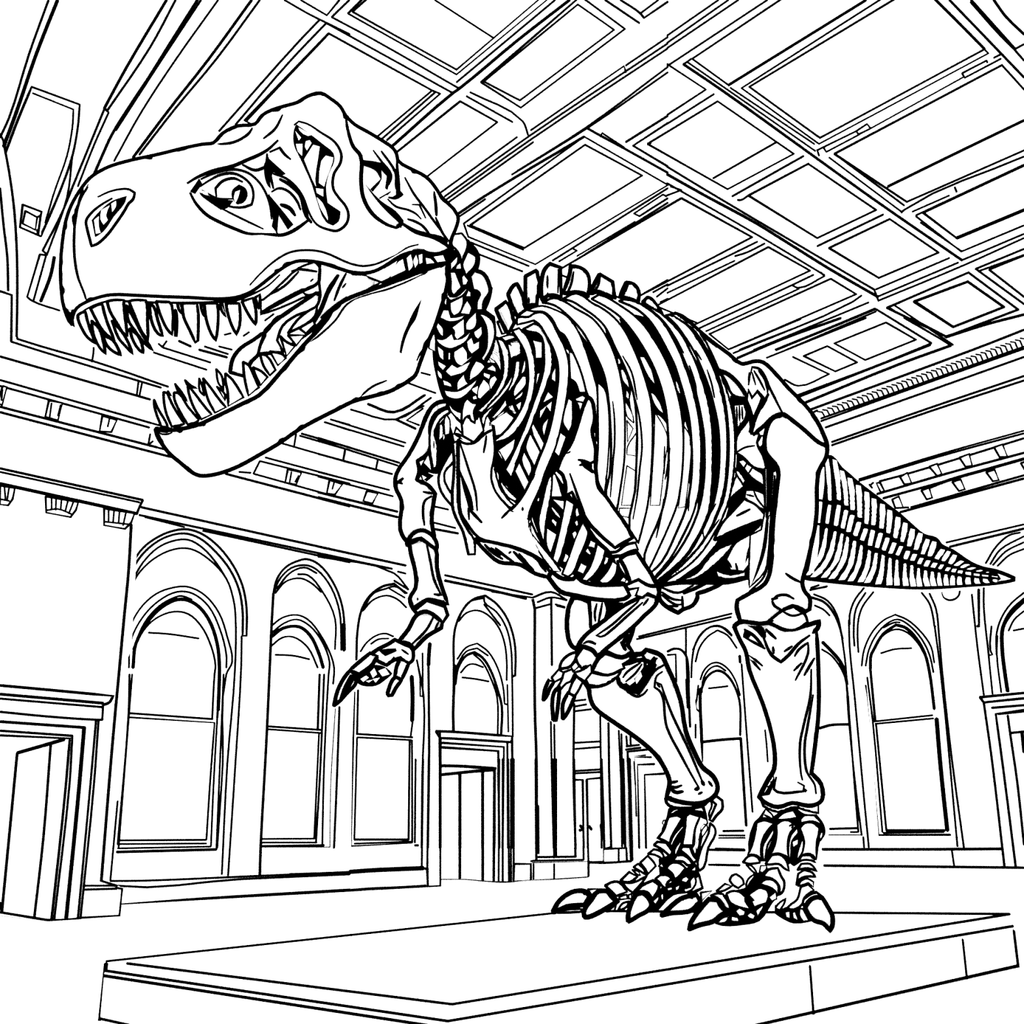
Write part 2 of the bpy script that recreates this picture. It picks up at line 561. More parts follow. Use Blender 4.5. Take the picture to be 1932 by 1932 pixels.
HL, HR = [], []
HL.append(win('L', 1, 'D 710,1520 760,1420 850,1330 960,1278 1050,1275 1150,1330 1250,1440 1290,1560 1300,1640 1298,1932 G 1255,500 1225,1105 610,1140 650,600 D 680,1800', '''
D 700,1815 715,1720 770,1610 860,1525 960,1488 1040,1485 1130,1530 1210,1630 1255,1760 1282,1900 G 1250,0 1230,500 1200,960;D 712,1932 720,1790 790,1650 880,1560 980,1512 1060,1520 1150,1590 1215,1720 1250,1860 1250,1932
;D 735,1830 800,1680 880,1590 960,1545 1000,1535 1060,1555;w7 D 735,1932 750,1800 830,1660 920,1580 1000,1553 1080,1580 1150,1660 1200,1800 1212,1932 G 1212,0 1205,200;w4 D 745,1820 790,1730 860,1660 960,1622 1040,1635 1110,1700 1165,1810 1190,1920 G 1185,0 1172,245
;w4 D 820,1738 930,1745 1098,1770;w4.5 G 715,0 710,215 650,940;G 730,0 655,960;w4.5 G 710,215 1175,248;G 710,238 1185,268 1160,600 1140,915;G 1200,240 1180,600 1165,950;w4.5 G 650,918 1140,915;G 655,938 1140,935;G 650,962 1165,952;w6 G 645,982 1195,968;G 1235,0 1195,968;w5 G 1215,0 1200,240''',
 'tall arched window next to the left doorcase, first on the left wall'))
HL.append(win('L', 2, 'D 1515,1525 1580,1455 1660,1438 1720,1465 1790,1530 1850,1680 1862,1932 G 1855,190 1830,600 1825,958 1442,958 1470,400 1487,0 D 1500,1700', '''
D 1500,1700 1560,1655 1640,1640 1700,1665 1770,1750 1830,1870 1845,1932 G 1840,55;D 1505,1735 1570,1685 1640,1665 1710,1700 1780,1790 1820,1900 G 1815,0 1790,500 1780,945;w7 D 1500,1760 1560,1715 1650,1705 1710,1750 1760,1850 1785,1932;w4.5 G 1790,0 1770,500 1745,930
;D 1500,1810 1560,1765 1620,1762 1700,1820 1755,1932;D 1520,1860 1620,1865 1710,1885;w5 G 1765,0 1755,300;G 1762,325 1735,910;w4.5 G 1478,288 1775,308;G 1478,304 1770,325;G 1450,910 1735,908;G 1450,930 1750,930;w5 G 1445,950 1790,945;w6 G 1445,965 1845,960;G 1855,190 1830,600 1825,955''',
 'arched window with a thick dark left edge, second along the left wall'))
HL.append(win('L', 3, 'H 285,560 292,350 330,205 400,125 500,90 580,120 645,180 690,260 715,400 720,650 705,1300 690,1900 240,1925 262,800', '''
H 310,500 350,440 420,385 490,368 550,390;H 385,445 440,410 515,405;w4.5 H 265,795 250,1400 238,1930;w4.5 H 292,780 285,1100;H 285,1125 265,1870;w4.5 H 280,1100 690,1125;H 285,1125 680,1145;w9 H 682,680 688,820 685,1005;H 690,1010 675,1120;w4.5 H 668,1145 660,1870;H 685,1145 688,1880
;w5 H 265,1870 660,1870;H 265,1900 690,1885;w7 H 240,1925 690,1905''', 'arched window behind the right foreclaw of the skeleton'))
HL.append(win('L', 4, 'H 992,600 1000,420 1025,280 1080,220 1160,200 1240,235 1320,330 1360,440 1375,560 1378,1112 990,1085', '''
H 1015,555 1080,470 1160,440 1240,500 1310,620 1350,760 1360,880 1378,885;H 1010,610 1080,500 1160,475 1240,530;w6 H 1000,740 1020,620 1080,530 1140,505 1200,545 1260,640 1310,780 1340,900 1335,1105;H 1135,520 1200,580 1270,720 1305,830 1310,1108;H 1040,655 1090,600 1130,590 1205,615;H 1050,688 1150,700 1245,718''',
 'arched window over the double door in the left wall'))
HR.append(win('R', 5, 'I 1372,700 1400,560 1430,470 1490,390 1560,345 1630,380 1690,470 1730,600 1750,800 1780,1200 1800,1600 1800,1865 1460,1865 1445,1300 1402,900', '''
I 1435,705 1460,640 1510,590 1560,580 1630,620 1690,710 1725,820;I 1445,800 1460,690 1510,620 1560,605 1620,640;w5.5 I 1445,770 1480,690 1550,640 1600,650 1660,710 1710,820 1725,900 1725,1110;w7 I 1435,770 1435,900 1445,1130 1445,1300;w4 I 1405,850 1405,915 1430,940;I 1420,745 1408,860;I 1495,768 1570,760 1635,752;w6 I 1455,1158 1600,1142 1730,1133;w6 I 1730,1130 1750,1450 1770,1770;w5 I 1600,1808 1750,1806;I 1570,1840 1760,1840;w5 I 1570,1862 1760,1860''',
 'small arched window between the two shins of the skeleton'))
HR.append(win('R', 6, 'J 835,640 815,520 790,330 740,230 680,170 620,140 560,160 500,250 470,400 520,1000 590,1582 915,1582', '''
w7 J 670,370 720,420 780,490 812,560 830,630;J 665,415 720,450 770,510 810,590 840,860 865,1200 893,1550;w6 J 650,910 720,890 835,885;w5 J 715,1540 890,1535;w5 J 710,1582 915,1582;J 845,1560 890,1560''',
 'arched window half hidden behind the shin of the near leg'))
HR.append(win('R', 7, 'J 895,435 890,340 895,230 925,150 990,55 1070,5 1150,-10 1230,10 1300,70 1355,200 1372,270 1400,560 1440,900 1505,1585 1020,1585 945,700', '''
J 915,520 930,420 980,310 1050,235 1125,198 1200,230 1290,310 1350,400 1370,500;J 940,520 960,420 1010,320 1080,250 1140,228 1200,255 1290,350 1340,450 1365,560;J 1050,280 1130,245 1155,248;w6.5 J 970,540 975,450 990,420 1050,320 1130,262 1190,280 1260,350 1310,440 1340,560 1370,790
;J 1000,390 1060,320 1135,290 1200,310 1270,380 1310,450;J 1035,440 1120,415 1228,408;w5.5 J 970,540 1000,860;J 950,590 985,870 1045,1560;J 940,640 1020,1580;w4.5 J 1005,880 1070,1550;J 985,868 1360,828;J 1000,882 1365,848;w9 J 1385,850 1410,1150 1452,1550;w6 J 1070,1550 1435,1550;J 1050,1565 1430,1560;w6 J 1020,1582 1470,1578''',
 'tall arched window under the tail of the skeleton'))
HR.append(win('R', 8, 'J 1740,692 1724,440 1765,300 1800,215 1855,135 1932,75 2020,60 2120,140 2150,400 2150,665', '''
w8 J 1932,112 1840,205 1800,280 1795,400 1812,560 1830,680;J 1932,175 1870,230 1835,300;J 1865,298 1932,285;J 1765,330 1762,450 1790,690''',
 'arched window at the right edge over the right doorcase'))

# ---- walls
mb = MB()
sheet(mb, None, [(-4, LEFT, 0), (RIGHT, LEFT, 0), (RIGHT, LEFT, CEIL), (-4, LEFT, CEIL)], HL)
strokes(mb, WALL, '''
w4.5 A 20,790 50,950 75,1130 90,1330 95,1500 95,1700 92,1860;w4.5 A 0,1040 20,1250 40,1420 45,1605;w5 A 0,1608 65,1630 62,1885;w4 S 275,945 270,1010 258,1075
;w4.5 D 710,1420 730,1360 790,1270 880,1205 970,1172 1040,1168 1120,1195 1210,1265 1290,1370 1340,1480 1362,1600 1362,1755 1340,1755 1340,1620 1320,1500 1270,1390 1190,1290 1100,1215 1020,1190 930,1205 840,1255 760,1340 712,1440
;w4 D 735,1440 790,1350 870,1270 960,1230 1040,1225 1120,1270 1200,1360 1250,1440;w4 D 710,1520 760,1420 850,1330 960,1278 1050,1275 1150,1330 1250,1440 1290,1560 1300,1640 1298,1932 G 1255,500 1225,1105;D 1335,1755 1332,1932 G 1300,500 1260,1112;G 650,700 610,1140
;w4.5 D 1510,1520 1530,1440 1580,1375 1650,1340 1695,1332 1760,1360 1840,1460 1890,1590 1905,1720;w8 D 1898,1690 1900,1835;D 1510,1530 1540,1450 1610,1380 1690,1365 1750,1390 1830,1490 1875,1620 1885,1780 1885,1835;D 1530,1495 1600,1410 1680,1378 1750,1410;D 1520,1520 1580,1455 1660,1438 1720,1465 1775,1515;D 1645,1415 1700,1420 1780,1510 1850,1660 1850,1830;w5.5 D 1510,1520 1500,1700 1490,1932 G 1470,400 1440,950 1435,1105;w4.5 G 1875,180 1860,600 1845,960
;w5 H 280,560 288,350 320,190 380,90 470,25 555,5 640,75;w4 H 325,205 400,80 500,40 560,25 650,75;w4 H 330,200 400,125 500,92 580,120 645,180;w4 E 420,1450 500,1500;w3.5 E 395,1495 480,1545
;w4 H 720,560 770,820 760,1400 755,1932;w8 H 815,440 808,520 805,600;w5 H 805,600 810,1200 800,1932;w3.5 H 762,510 765,820;w3.5 H 745,680 745,825 765,825;w3.5 H 720,560 745,690;K 280,0 275,590;K 300,0 300,610;K 325,0 320,610;K 380,0 370,790;K 420,0 410,800;w5 K 320,630 345,630
;w5 H 985,1080 990,600 990,400 1005,310 1060,190 1130,120 1220,92 1300,150 1380,260 1425,390 1440,500 1438,675 1420,680;w4 H 1040,220 1100,140 1205,110;w4 H 1210,105 1215,140 1300,210 1370,320 1405,460 1415,680 1420,1110;w4 H 1025,280 1080,220 1160,200 1240,235 1320,330 1360,440 1375,560 1375,710;w4 H 1210,155 1330,310;w6 H 1000,600 985,940 988,1080;w3.5 H 1380,740 1388,1085
;w6 H 1580,180 1580,900 1592,1300 1592,1932;w5 H 1700,110 1705,600;w4.5 H 1555,110 1700,65 1815,125;H 1580,185 1690,155;H 1600,140 1700,105 1810,125;w6 H 1565,120 1580,190;H 1730,155 1800,175;H 1740,165 1800,180;w4 I 345,1010 350,1300 365,1932;w4 I 370,1030 380,1932;w5 K 1200,0 1205,740;K 1220,340 1222,690;K 1325,0 1335,720;K 1350,0 1350,715;w5 K 1480,0 1490,710;w5 I 515,880 510,1400 525,1932;w4.5 K 1210,715 1495,712;K 1180,742 1550,735;w5 K 1180,762 1700,752;K 1165,745 1185,742
;I 515,860 600,850;I 520,900 605,885;I 515,935 640,920;I 705,970 710,1400 715,1932;I 520,1165 705,1155;I 525,1210 705,1195;I 520,1370 715,1358;I 520,1388 715,1378;w4.5 I 520,1435 575,1435 585,1932;w4.5 I 715,1420 610,1430 615,1932;w5 I 765,1020 770,1400 785,1932;K 1545,150 1550,735;K 1570,150 1585,750;w5 K 1680,0 1700,650 1700,750;K 1735,0 1750,640 1705,655
;w6 K 1525,485 1540,505 1545,515 1520,520;w6 K 1590,490 1608,515;w8 K 1678,480 1688,575''', 4.0)
mb.build('wall_left', label='long white wall with arched windows on the left', **ST)
mb = MB()
sheet(mb, None, [(RIGHT, -4, 0), (RIGHT, LEFT, 0), (RIGHT, LEFT, CEIL), (RIGHT, -4, CEIL)], HR)
strokes(mb, WALL, '''
w4 I 1330,335 1330,530;w5 I 1195,500 1240,480 1290,485 1330,530 1345,600 1350,800 1360,1050;I 1195,525 1255,520 1260,720;w8 I 1340,700 1342,780 1350,910;w5 I 1335,540 1340,700
;I 1370,690 1375,560 1400,440 1460,350 1550,310 1620,335 1665,380;I 1380,490 1430,390 1500,325 1580,318 1665,385;I 1400,575 1430,470 1490,390 1560,345 1630,380 1700,475;I 1735,590 1750,800 1780,1200 1815,1670;w6 I 1722,530 1725,580;I 1400,1030 1400,1130
;I 840,1075 855,1400 885,1932;I 860,1100 870,1900;I 895,1115 900,1190;I 925,1105 928,1180;I 890,1215 1000,1200;I 895,1190 990,1180;K 1820,0 1830,640;K 1840,0 1855,650
;w5 J 600,90 680,120 740,190 775,270 795,350;J 615,70 700,110 760,200 790,330 800,400;J 620,140 680,170 715,205;J 790,330 815,520 830,800 880,1300 915,1580;J 835,230 840,400 870,700 930,1350 960,1655;J 820,640 850,1000 895,1560;J 925,1590 930,1655
;J 930,30 870,110 840,200 840,260;J 940,60 880,160 865,300 870,395;J 990,55 920,150 895,230 890,340 895,435;J 1290,60 1340,130 1365,230 1370,270 1378,272;J 1340,65 1380,160 1400,330 1420,560 1480,1100 1555,1655;J 1372,270 1410,560 1515,1650
;J 1605,70 1610,120 1640,400 1680,700;w6 J 1648,40 1650,270 1640,270;J 1680,30 1680,150 1710,450 1735,695;J 1728,270 1722,420 1735,450 1708,452;J 1932,60 1850,130 1790,220 1760,320 1760,450;J 1932,95 1850,170 1800,260 1785,350
;F 1720,1355 1780,1260 1850,1200 1910,1185;F 1745,1360 1800,1280 1932,1205;F 1760,1365 1830,1290 1932,1238;F 1785,1370 1850,1310 1932,1275;w4 F 750,1500 840,1485;F 755,1490 800,1475;J 590,45 700,20
;w3.5 J 310,920 320,1020 327,1120''', 4.0)
mb.build('wall_right', label='white wall with arched windows behind the tail', **ST)

# ---- cornices, string courses, skirtings (bands standing proud of the walls)
def band(name, outline, text, label, off=0.12, w=4.0, side=None):
    mb = MB()
    at = (lambda q: on(side, q)) if side else room
    for o in outline.split(';'):
        prism(mb, o, at(off), at(0.0))
    strokes(mb, at(off + 0.015), text, w)
    return mb.build(name, label=label, **ST)

def blocks(parent, name, text, text2, off=0.22, w=4.5, side=None):
    room = (lambda q: on(side, q)) if side else globals()['room']
    rows = text.strip().split(';')
    extra = text2.split(';') if text2 else []
    for k, s in enumerate(rows):
        if not s.strip():
            continue
        mb = MB()
        prism(mb, s, room(off), room(0.05))
        stroke(mb, pts(s), room(off + 0.01), w, sm=False, closed=True)
        if k < len(extra):
            for q in extra[k].split('|'):
                if q.strip():
                    stroke(mb, q, room(off + 0.01), 3.5)
        mb.build(name, parent)

c = band('trim_1', 'D 92,115 930,380 890,385 60,130;D 0,212 830,450 1245,860 1245,870 0,535', '''
w4.5 D 95,115 240,160 520,240 930,380;w4.5 D 60,130 200,175 890,385;w4.5 A 95,1860 95,1872;w5 D 0,212 830,450;D 765,350 755,430;D 785,355 770,432;w4.5 D 0,342 835,580;w4.5 D 0,375 825,605;w5 D 0,490 870,715;w5 D 0,520 935,765;D 835,580 1440,752;D 870,715 1230,812;D 935,765 1180,835;D 830,640 820,695;D 845,680 820,700
;D 1825,560 1932,590;D 1795,575 1932,620;w4.5 D 1665,638 1932,715;D 1655,650 1932,730;D 1550,690 1932,800;D 1635,640 1625,705;D 1905,730 1895,785;D 1465,770 1932,895;D 1435,790 1932,915;D 1435,790 1400,860;D 1400,860 1932,1008;w5 D 1245,860 1932,1040;D 1320,850 1385,855
;w4 E 70,560 485,690;E 35,575 475,710;w4.5 E 0,662 450,800;E 0,675 440,815;w4.5 E 0,750 410,862;E 150,735 140,785;E 330,785 320,835;E 0,850 395,950;E 0,875 415,985;w5 E 0,962 440,1070;w5 E 0,990 440,1100;E 640,1040 720,1058;E 640,1130 760,1160;w5 E 640,1165 775,1190''',
 'white cornice with small brackets high on the left wall')
blocks(c, 'bracket', 'D 15,375 38,382 12,480 -15,470;D 270,455 345,470 320,565 250,545;D 565,540 645,565 615,630 550,625;D 1590,835 1665,855 1635,920 1575,908;D 1820,895 1890,920 1850,975 1805,968;E 270,955 330,970 300,1025 250,1010',
       'D 14,395 8,455;D 285,470 275,545|D 335,480 320,540;D 605,555 595,600;D 1610,850 1600,905|D 1650,870 1630,905;D 1845,910 1835,945;')
band('trim_2', 'D 755,1047 1756,1262 1756,1312 755,1085;E 0,1262 485,1367 485,1410 0,1320;E 700,1420 1185,1527 1185,1552 700,1450', '''
w5 D 780,1045 1932,1300;w5 E 0,1262 485,1367;w4.5 D 755,1085 1932,1335;w4.5 E 0,1300 410,1385;w3.5 D 800,1100 1020,1155;w4 D 1120,1175 1932,1350;w4 E 0,1318 420,1410 500,1500;E 440,1400 485,1412;w4.5 E 700,1420 1185,1527;w5.5 E 700,1450 940,1500 1150,1550;w3.5 E 960,1512 1190,1545''',
 'thin white string course over the arched windows of the left wall', off=0.1)
c = band('trim_3', 'D 0,830 790,1005 755,1085 0,915', 'w5 D 0,830 790,1005;w4 D 0,850 770,1018;w5 D 790,1005 770,1045 755,1085;w7 D 0,915 750,1080',
         'white entablature with carved corbels above the left doorcase', off=0.25, side='D')
blocks(c, 'corbel', 'D 0,925 82,940 70,1000 45,1035 0,1030;D 252,985 432,1018 420,1060 390,1100 255,1075;D 575,1052 742,1080 725,1130 690,1165 575,1145',
       'D 25,935 30,1000|D 50,938 40,1005|D 0,1000 50,1010;D 285,990 285,1060|D 310,995 308,1060|D 340,1002 335,1060|D 375,1010 360,1070|D 405,1018 380,1080|D 258,1062 320,1055 400,1085;D 600,1060 600,1120|D 630,1065 625,1125|D 660,1070 655,1130|D 695,1078 680,1145|D 578,1125 720,1140', off=0.45, side='D')
c = band('trim_4', 'F 715,470 1530,150 1932,20 1932,930 1280,1050 1200,1070 1020,890 850,690 755,505', '''
w5 F 755,505 1690,160 1932,65;w4 F 760,525 790,510;w4 F 810,570 1380,365 1932,170;w4 F 810,555 1380,355 1932,158;w4.5 F 835,605 1400,405 1932,215;w4.5 F 870,685 1400,500 1932,320;w4.5 F 870,703 1400,520 1932,345
;w3.5 F 1020,890 1480,748 1932,622;F 1020,900 1480,760 1932,637;w4.5 P 740,385 930,335 1932,30;w5 P 720,490 1300,320 1932,150;w5 P 770,525 1300,380;w6.5 P 1130,445 1300,380 1650,280 1932,200;w4.5 P 1000,600 1932,335;w5 P 910,640 1932,362;P 870,605 980,600;P 660,420 690,395;P 655,410 680,440;P 870,655 905,655
;w4 P 1290,890 1932,740;w5 P 1320,925 1932,775''', 'white cornice with fringe moulding high on the right wall', side='R')
blocks(c, 'bracket', 'P 745,395 715,400 750,475 780,465;P 910,350 970,315 1005,400 945,410;P 1150,265 1215,240 1255,325 1215,340;P 1400,190 1480,160 1505,255 1450,265;P 1685,105 1755,80 1795,180 1730,185;P 845,535 900,510 935,600 870,605;P 1085,460 1150,440 1175,520 1130,535;P 1340,390 1410,370 1445,450 1395,465;P 1620,310 1690,290 1725,375 1675,385;P 1905,235 1960,220 1990,300 1950,310', '')
mb = MB()
N = 42
for k in range(N):
    t = k / (N - 1)
    x, y = 805 + t * 1120, 512 - t * 405 - 14 * math.sin(math.pi * t) * 0
    yl = 560 - t * 398
    stroke(mb, 'F %.1f,%.1f %.1f,%.1f %.1f,%.1f' % (x - 14, y + 4, x + 12, y + 8, x + 24, yl - 18), on('R', 0.15), 3.0)
mb.build('fringe_moulding', c)
band('trim_5', 'I 985,390 1665,222 1660,248 970,410', 'w4 I 985,390 1665,222;w4 I 970,410 1660,248', 'thin white string course on the far right wall', off=0.1)
band('baseboard_left', 'G 610,1140 1330,1118 1932,1090 1932,1195 670,1278 670,1170;K -155,823 380,795 410,800 410,925 -155,958', '''
w4.5 G 555,1140 640,1168 1330,1132 1932,1105;w4.5 G 610,1142 800,1140 1330,1118 1932,1092;w5 G 1600,1105 1932,1095;w7 G 670,1276 1100,1243 1932,1193;w9 K -155,823 0,812 150,805 380,796;w5 K 380,796 410,802;w5.5 K -155,957 0,945 180,938 400,925''', 'low white skirting along the foot of the left wall', off=0.1)
band('baseboard_right', 'J 0,1665 1790,1665 1810,1782 1100,1775 0,1768', '''
w5.5 J 0,1665 180,1670;w6 J 670,1668 1240,1668 1790,1665;w5 J 0,1765 150,1768;w5.5 J 680,1770 1100,1774 1932,1783;J 1480,1675 1495,1775;w5 L 1085,397 1305,400;w4.5 L 1085,488 1275,490''', 'low white skirting along the foot of the right wall', off=0.1)
band('trim_6', 'K 1045,765 1585,750 1585,855 1350,870 1045,885', 'w5 K 1045,765 1165,765 1165,878;K 1045,765 1040,885;K 1185,765 1185,875;K 1335,765 1335,870;w5 K 1585,750 1585,855', 'white stone pier base at the far end of the left wall', off=0.2)
band('trim_7', 'K 1700,655 1860,650 1865,745 1700,755', 'w5 K 1700,655 1860,650 1865,745;K 1805,655 1805,745;w5 K 1585,752 1700,757 1895,745;w7 K 1885,0 1890,400 1900,740', 'small white pier base in the far corner', off=0.15)

# ---- the pier that carries the left doorcase
mb = MB()
face = [on('D')(x, y) for x, y in pts('Z -120,880 Z 262,962 G 725,-140 710,-100 655,0 620,400 560,1140 645,1160 675,1185 660,1335 440,1348 270,1358 -300,1290')]
k = len(face)
face = [np.array([a[0], a[1], max(a[2], 0.0)]) for a in face]
rear = [np.array([a[0], LEFT, a[2]]) for a in face]
mb.add(face + rear, [tuple(range(k))] + [(i, (i + 1) % k, (i + 1) % k + k, i + k) for i in range(k)])
strokes(mb, on('D', 0.02), '''w6 D 725,1140 710,1400 685,1660 660,1932 G 620,400 560,1140;w4 G 465,1168 650,1168;w4.5 G 465,1190 645,1185;w5 G 445,1346 660,1333 675,1185 640,1180;w4.5 G 555,1140 640,1166''', 4.0)
mb.build('trim_8', label='white wall pier at the left edge behind the open doorcase', **ST)

# ---- doorcases
def door(n, case, leaf, text, leaftext, label, off=0.12, side=None):
    room = (lambda q: on(side, q)) if side else globals()['room']
    d = band('door_%d' % n, case, text, label, off, 4.0, side)
    mb = MB()
    prism(mb, leaf, room(off * 0.5 + 0.02), room(0.0))
    strokes(mb, room(off + 0.02), leaftext, 4.5)
    mb.build('door_leaf', d)
    return d
door(1, 'G -40,58 625,120 605,155 570,170 565,255 545,255 445,1350 285,1355 385,350 -40,335', 'G 355,360 95,435 10,1315 185,1345 285,1355 385,345', '''
w6 G 0,62 200,80 625,120 605,155 570,170;w6 G 0,110 570,160;w4.5 G 0,135 565,182;w4.5 G 570,170 565,255;w5 G 0,208 280,235 545,252 565,252;w6 G 0,262 470,295;w8 G 465,295 430,700 365,1355;w4.5 G 530,255 500,600 430,1350;w4.5 G 545,255 520,600 445,1350;w5 G 0,312 400,340;w4.5 G 400,340 385,600 300,1355;w5 G 0,338 385,355 360,650 285,1350
;w5.5 G 0,1315 185,1345 270,1358 390,1355 445,1348''', 'w7 G 355,360 280,382 95,435;w6 G 95,435 55,850 10,1315;w5.5 G 280,390 240,900 190,1340;w6 G 0,1262 10,1310', 'tall white doorcase at the far left with its door standing open', side='D')
door(2, 'H 860,1080 990,1085 1420,1118 1405,1160 1420,1932 K 1040,890 900,890 H 1318,1225 905,1198 K 510,925 415,930 H 890,1130', 'H 905,1198 1318,1225 K 900,890 820,885 690,873 510,873', '''
w5.5 H 860,1080 990,1085 1420,1118 1405,1160 1000,1135 890,1130 860,1080;w4 H 890,1085 890,1130;w5 H 905,1165 1355,1195 1345,1932;w5.5 H 905,1198 1315,1225 1320,1932;w4.5 H 1380,1165 1385,1932;w5 H 1415,1120 1420,1932;w6.5 H 890,1130 890,1932;w5 K 505,0 505,925 415,930 410,800;K 935,0 930,890;w4.5 K 960,0 960,890;K 1000,0 1005,890;K 1020,0 1020,890;w4.5 K 1040,0 1040,890''',
 'w6 H 905,1332 1040,1335 1295,1352;w6 H 905,1397 1195,1368 1290,1362;w6 H 1035,1390 1035,1932;w5.5 H 1200,1372 1200,1932;w5 H 1288,1350 1285,1932;w5.5 K 648,100 648,870;w5.5 K 815,90 815,885;w5 K 900,70 895,890', 'white doorcase with panelled double door under an arched window, middle of the photo')
door(3, 'J 1655,715 1740,705 1960,685 1960,1785 1880,1780 1755,820 1680,750', 'J 1770,822 1960,805 1960,1780 1885,1780', '''
w5.5 J 1655,715 1740,707 1932,688;w5.5 J 1655,715 1680,748 1932,722;w5 J 1680,750 1730,1100 1810,1780;w5 J 1730,782 1932,765;w5 J 1932,795 1755,820 1800,1150 1880,1775;w4 J 1770,822 1932,805''', 'w5 J 1830,830 1845,940 1890,1250 1932,1640;w5 J 1845,940 1932,930;w7 J 1920,940 1932,1060', 'white doorcase cut by the right edge')
door(4, 'I 905,1230 1200,1195 1260,1400 1260,1932 935,1932', 'I 980,1325 1200,1300 1230,1932 995,1932', '''w5.5 I 1060,1213 905,1230 918,1500 935,1932;w4.5 I 1080,1270 960,1270 970,1700;w4 I 930,1265 1040,1255;w5 I 955,1300 965,1470''', 'w5 I 1100,1320 980,1325 990,1932;w5 I 1170,1390 1030,1398 1040,1932', 'far white doorcase beside the shin of the far leg', off=0.1)

# ---- two small fittings
mb = MB()
prism(mb, 'A 125,1130 230,1170 225,1305 110,1255', on('C', 0.06), on('C', 0.0))
strokes(mb, on('C', 0.075), 'w4.5 A 125,1130 230,1170 225,1190 205,1200 140,1165;w4.5 A 125,1130 110,1255 225,1305;A 140,1165 125,1235 195,1270 205,1200;A 205,1270 210,1300;A 225,1190 210,1300', 4.0)
o = mb.build('ceiling_vent')
o['label'] = 'small square framed vent in the sloping ceiling panel left of the snout'
o['category'] = 'vent'
P0 = on('R', 0.12)(*pts('J 1474,55')[0])
mb = MB()
rw = 17 * float((P0 - CAM) @ FW) / FOC
vs, fs = [], []
for i in range(13):
    a = math.pi * i / 12
    for j in range(24):
        b = 2 * math.pi * j / 24
        vs.append(P0 + rw * np.array([0.7 * math.sin(a) * math.cos(b), math.sin(a) * math.sin(b), math.cos(a)]))
for i in range(12):
    for j in range(24):
        fs.append((i * 24 + j, i * 24 + (j + 1) % 24, (i + 1) * 24 + (j + 1) % 24, (i + 1) * 24 + j))
mb.add(vs, fs)
stroke(mb, 'J 1420,60 1430,90 1450,104 1470,108 1500,100 1525,75 1530,50', on('R', 0.2), 4.0)
o = mb.build('wall_lamp')
o['label'] = 'round white globe lamp on the right wall just under the tail'
o['category'] = 'lamp'
# ================================================================== DISPLAY PLINTH
plinth = empty('display_plinth', on('F')(*pts('Z 700,1830')[0]), label='low white rectangular display plinth carrying the dinosaur skeleton', category='plinth')
Tp = on('P')
top = [Tp(x, y) for x, y in pts('Z 240,1820 853,1897 1905,1727 1090,1721')]
lip = [Tp(x, y) - np.array([0, 0, 0.03]) for x, y in pts('Z 198,1824 845,1914 1910,1742 1090,1717')]
def drop(p, z):
    return np.array([p[0], p[1], z])
mb = MB((STONE, INK))
low = [drop(p, lip[0][2] - 0.022) for p in lip]
mb.add(top + lip + low, [(0, 1, 2, 3)] + [(i, i + 4, (i + 1) % 4 + 4, (i + 1) % 4) for i in range(4)] + [(i + 4, i + 8, (i + 1) % 4 + 8, (i + 1) % 4 + 4) for i in range(4)])
for loop, a in ((top, 5.5), (lip, 6)):
    for i in range(4):
        p, q = loop[i], loop[(i + 1) % 4]
        if loop is lip and i in (2, 3):
            continue
        if loop is top and i == 3:
            continue
        P = [p + (q - p) * t for t in np.linspace(0, 1, 14)]
        R_ = [radius(x, a) for x in P]
        mb.tube([x + np.array([0, 0, 0.8 * r]) for x, r in zip(P, R_)], R_)
P = [low[0] + (low[1] - low[0]) * t for t in np.linspace(0, 1, 10)]
mb.tube(P, [radius(x, 6.5) for x in P])
corner = Tp(*pts('Z 200,1819')[0]) + np.array([0, 0, 0.002])
P = [top[3] + (corner - top[3]) * t + np.array([0, 0, 0.015]) for t in np.linspace(0, 1, 12)]
mb.tube(P, [radius(x, 5) for x in P])
P = [corner + (lip[0] - corner) * t for t in np.linspace(0, 1, 4)]
mb.tube(P, [radius(x, 5) for x in P])
mb.build('slab', plinth)
mb = MB((STONE, INK))
foot = [drop(p, 0.0) for p in low]
mb.add(low + foot, [(i, i + 4, (i + 1) % 4 + 4, (i + 1) % 4) for i in range(4)])
def inkline(a, b, w, n=10):
    P = [a + (b - a) * t for t in np.linspace(0, 1, n)]
    mb.tube(P, [radius(x, w) for x in P])
inkline(corner, foot[0], 9)
inkline(low[1], foot[1], 9)
inkline(low[2], foot[2], 8)
rise = np.array([0, 0, 0.012])
inkline(foot[0] + rise, foot[1] + rise, 5.5)
inkline(foot[1] + rise, foot[2] + rise, 6.5, 16)
for t in (0.49, 0.845):
    inkline(low[1] + (low[2] - low[1]) * t, foot[1] + (foot[2] - foot[1]) * t, 6.5)
mb.build('plinth_base', plinth)

# ================================================================== SKELETON
rex = empty('dinosaur_skeleton', Tp(*pts('Z 1390,1735')[0]), label='large meat-eating dinosaur skeleton with open toothed jaws standing on the plinth', category='dinosaur skeleton')

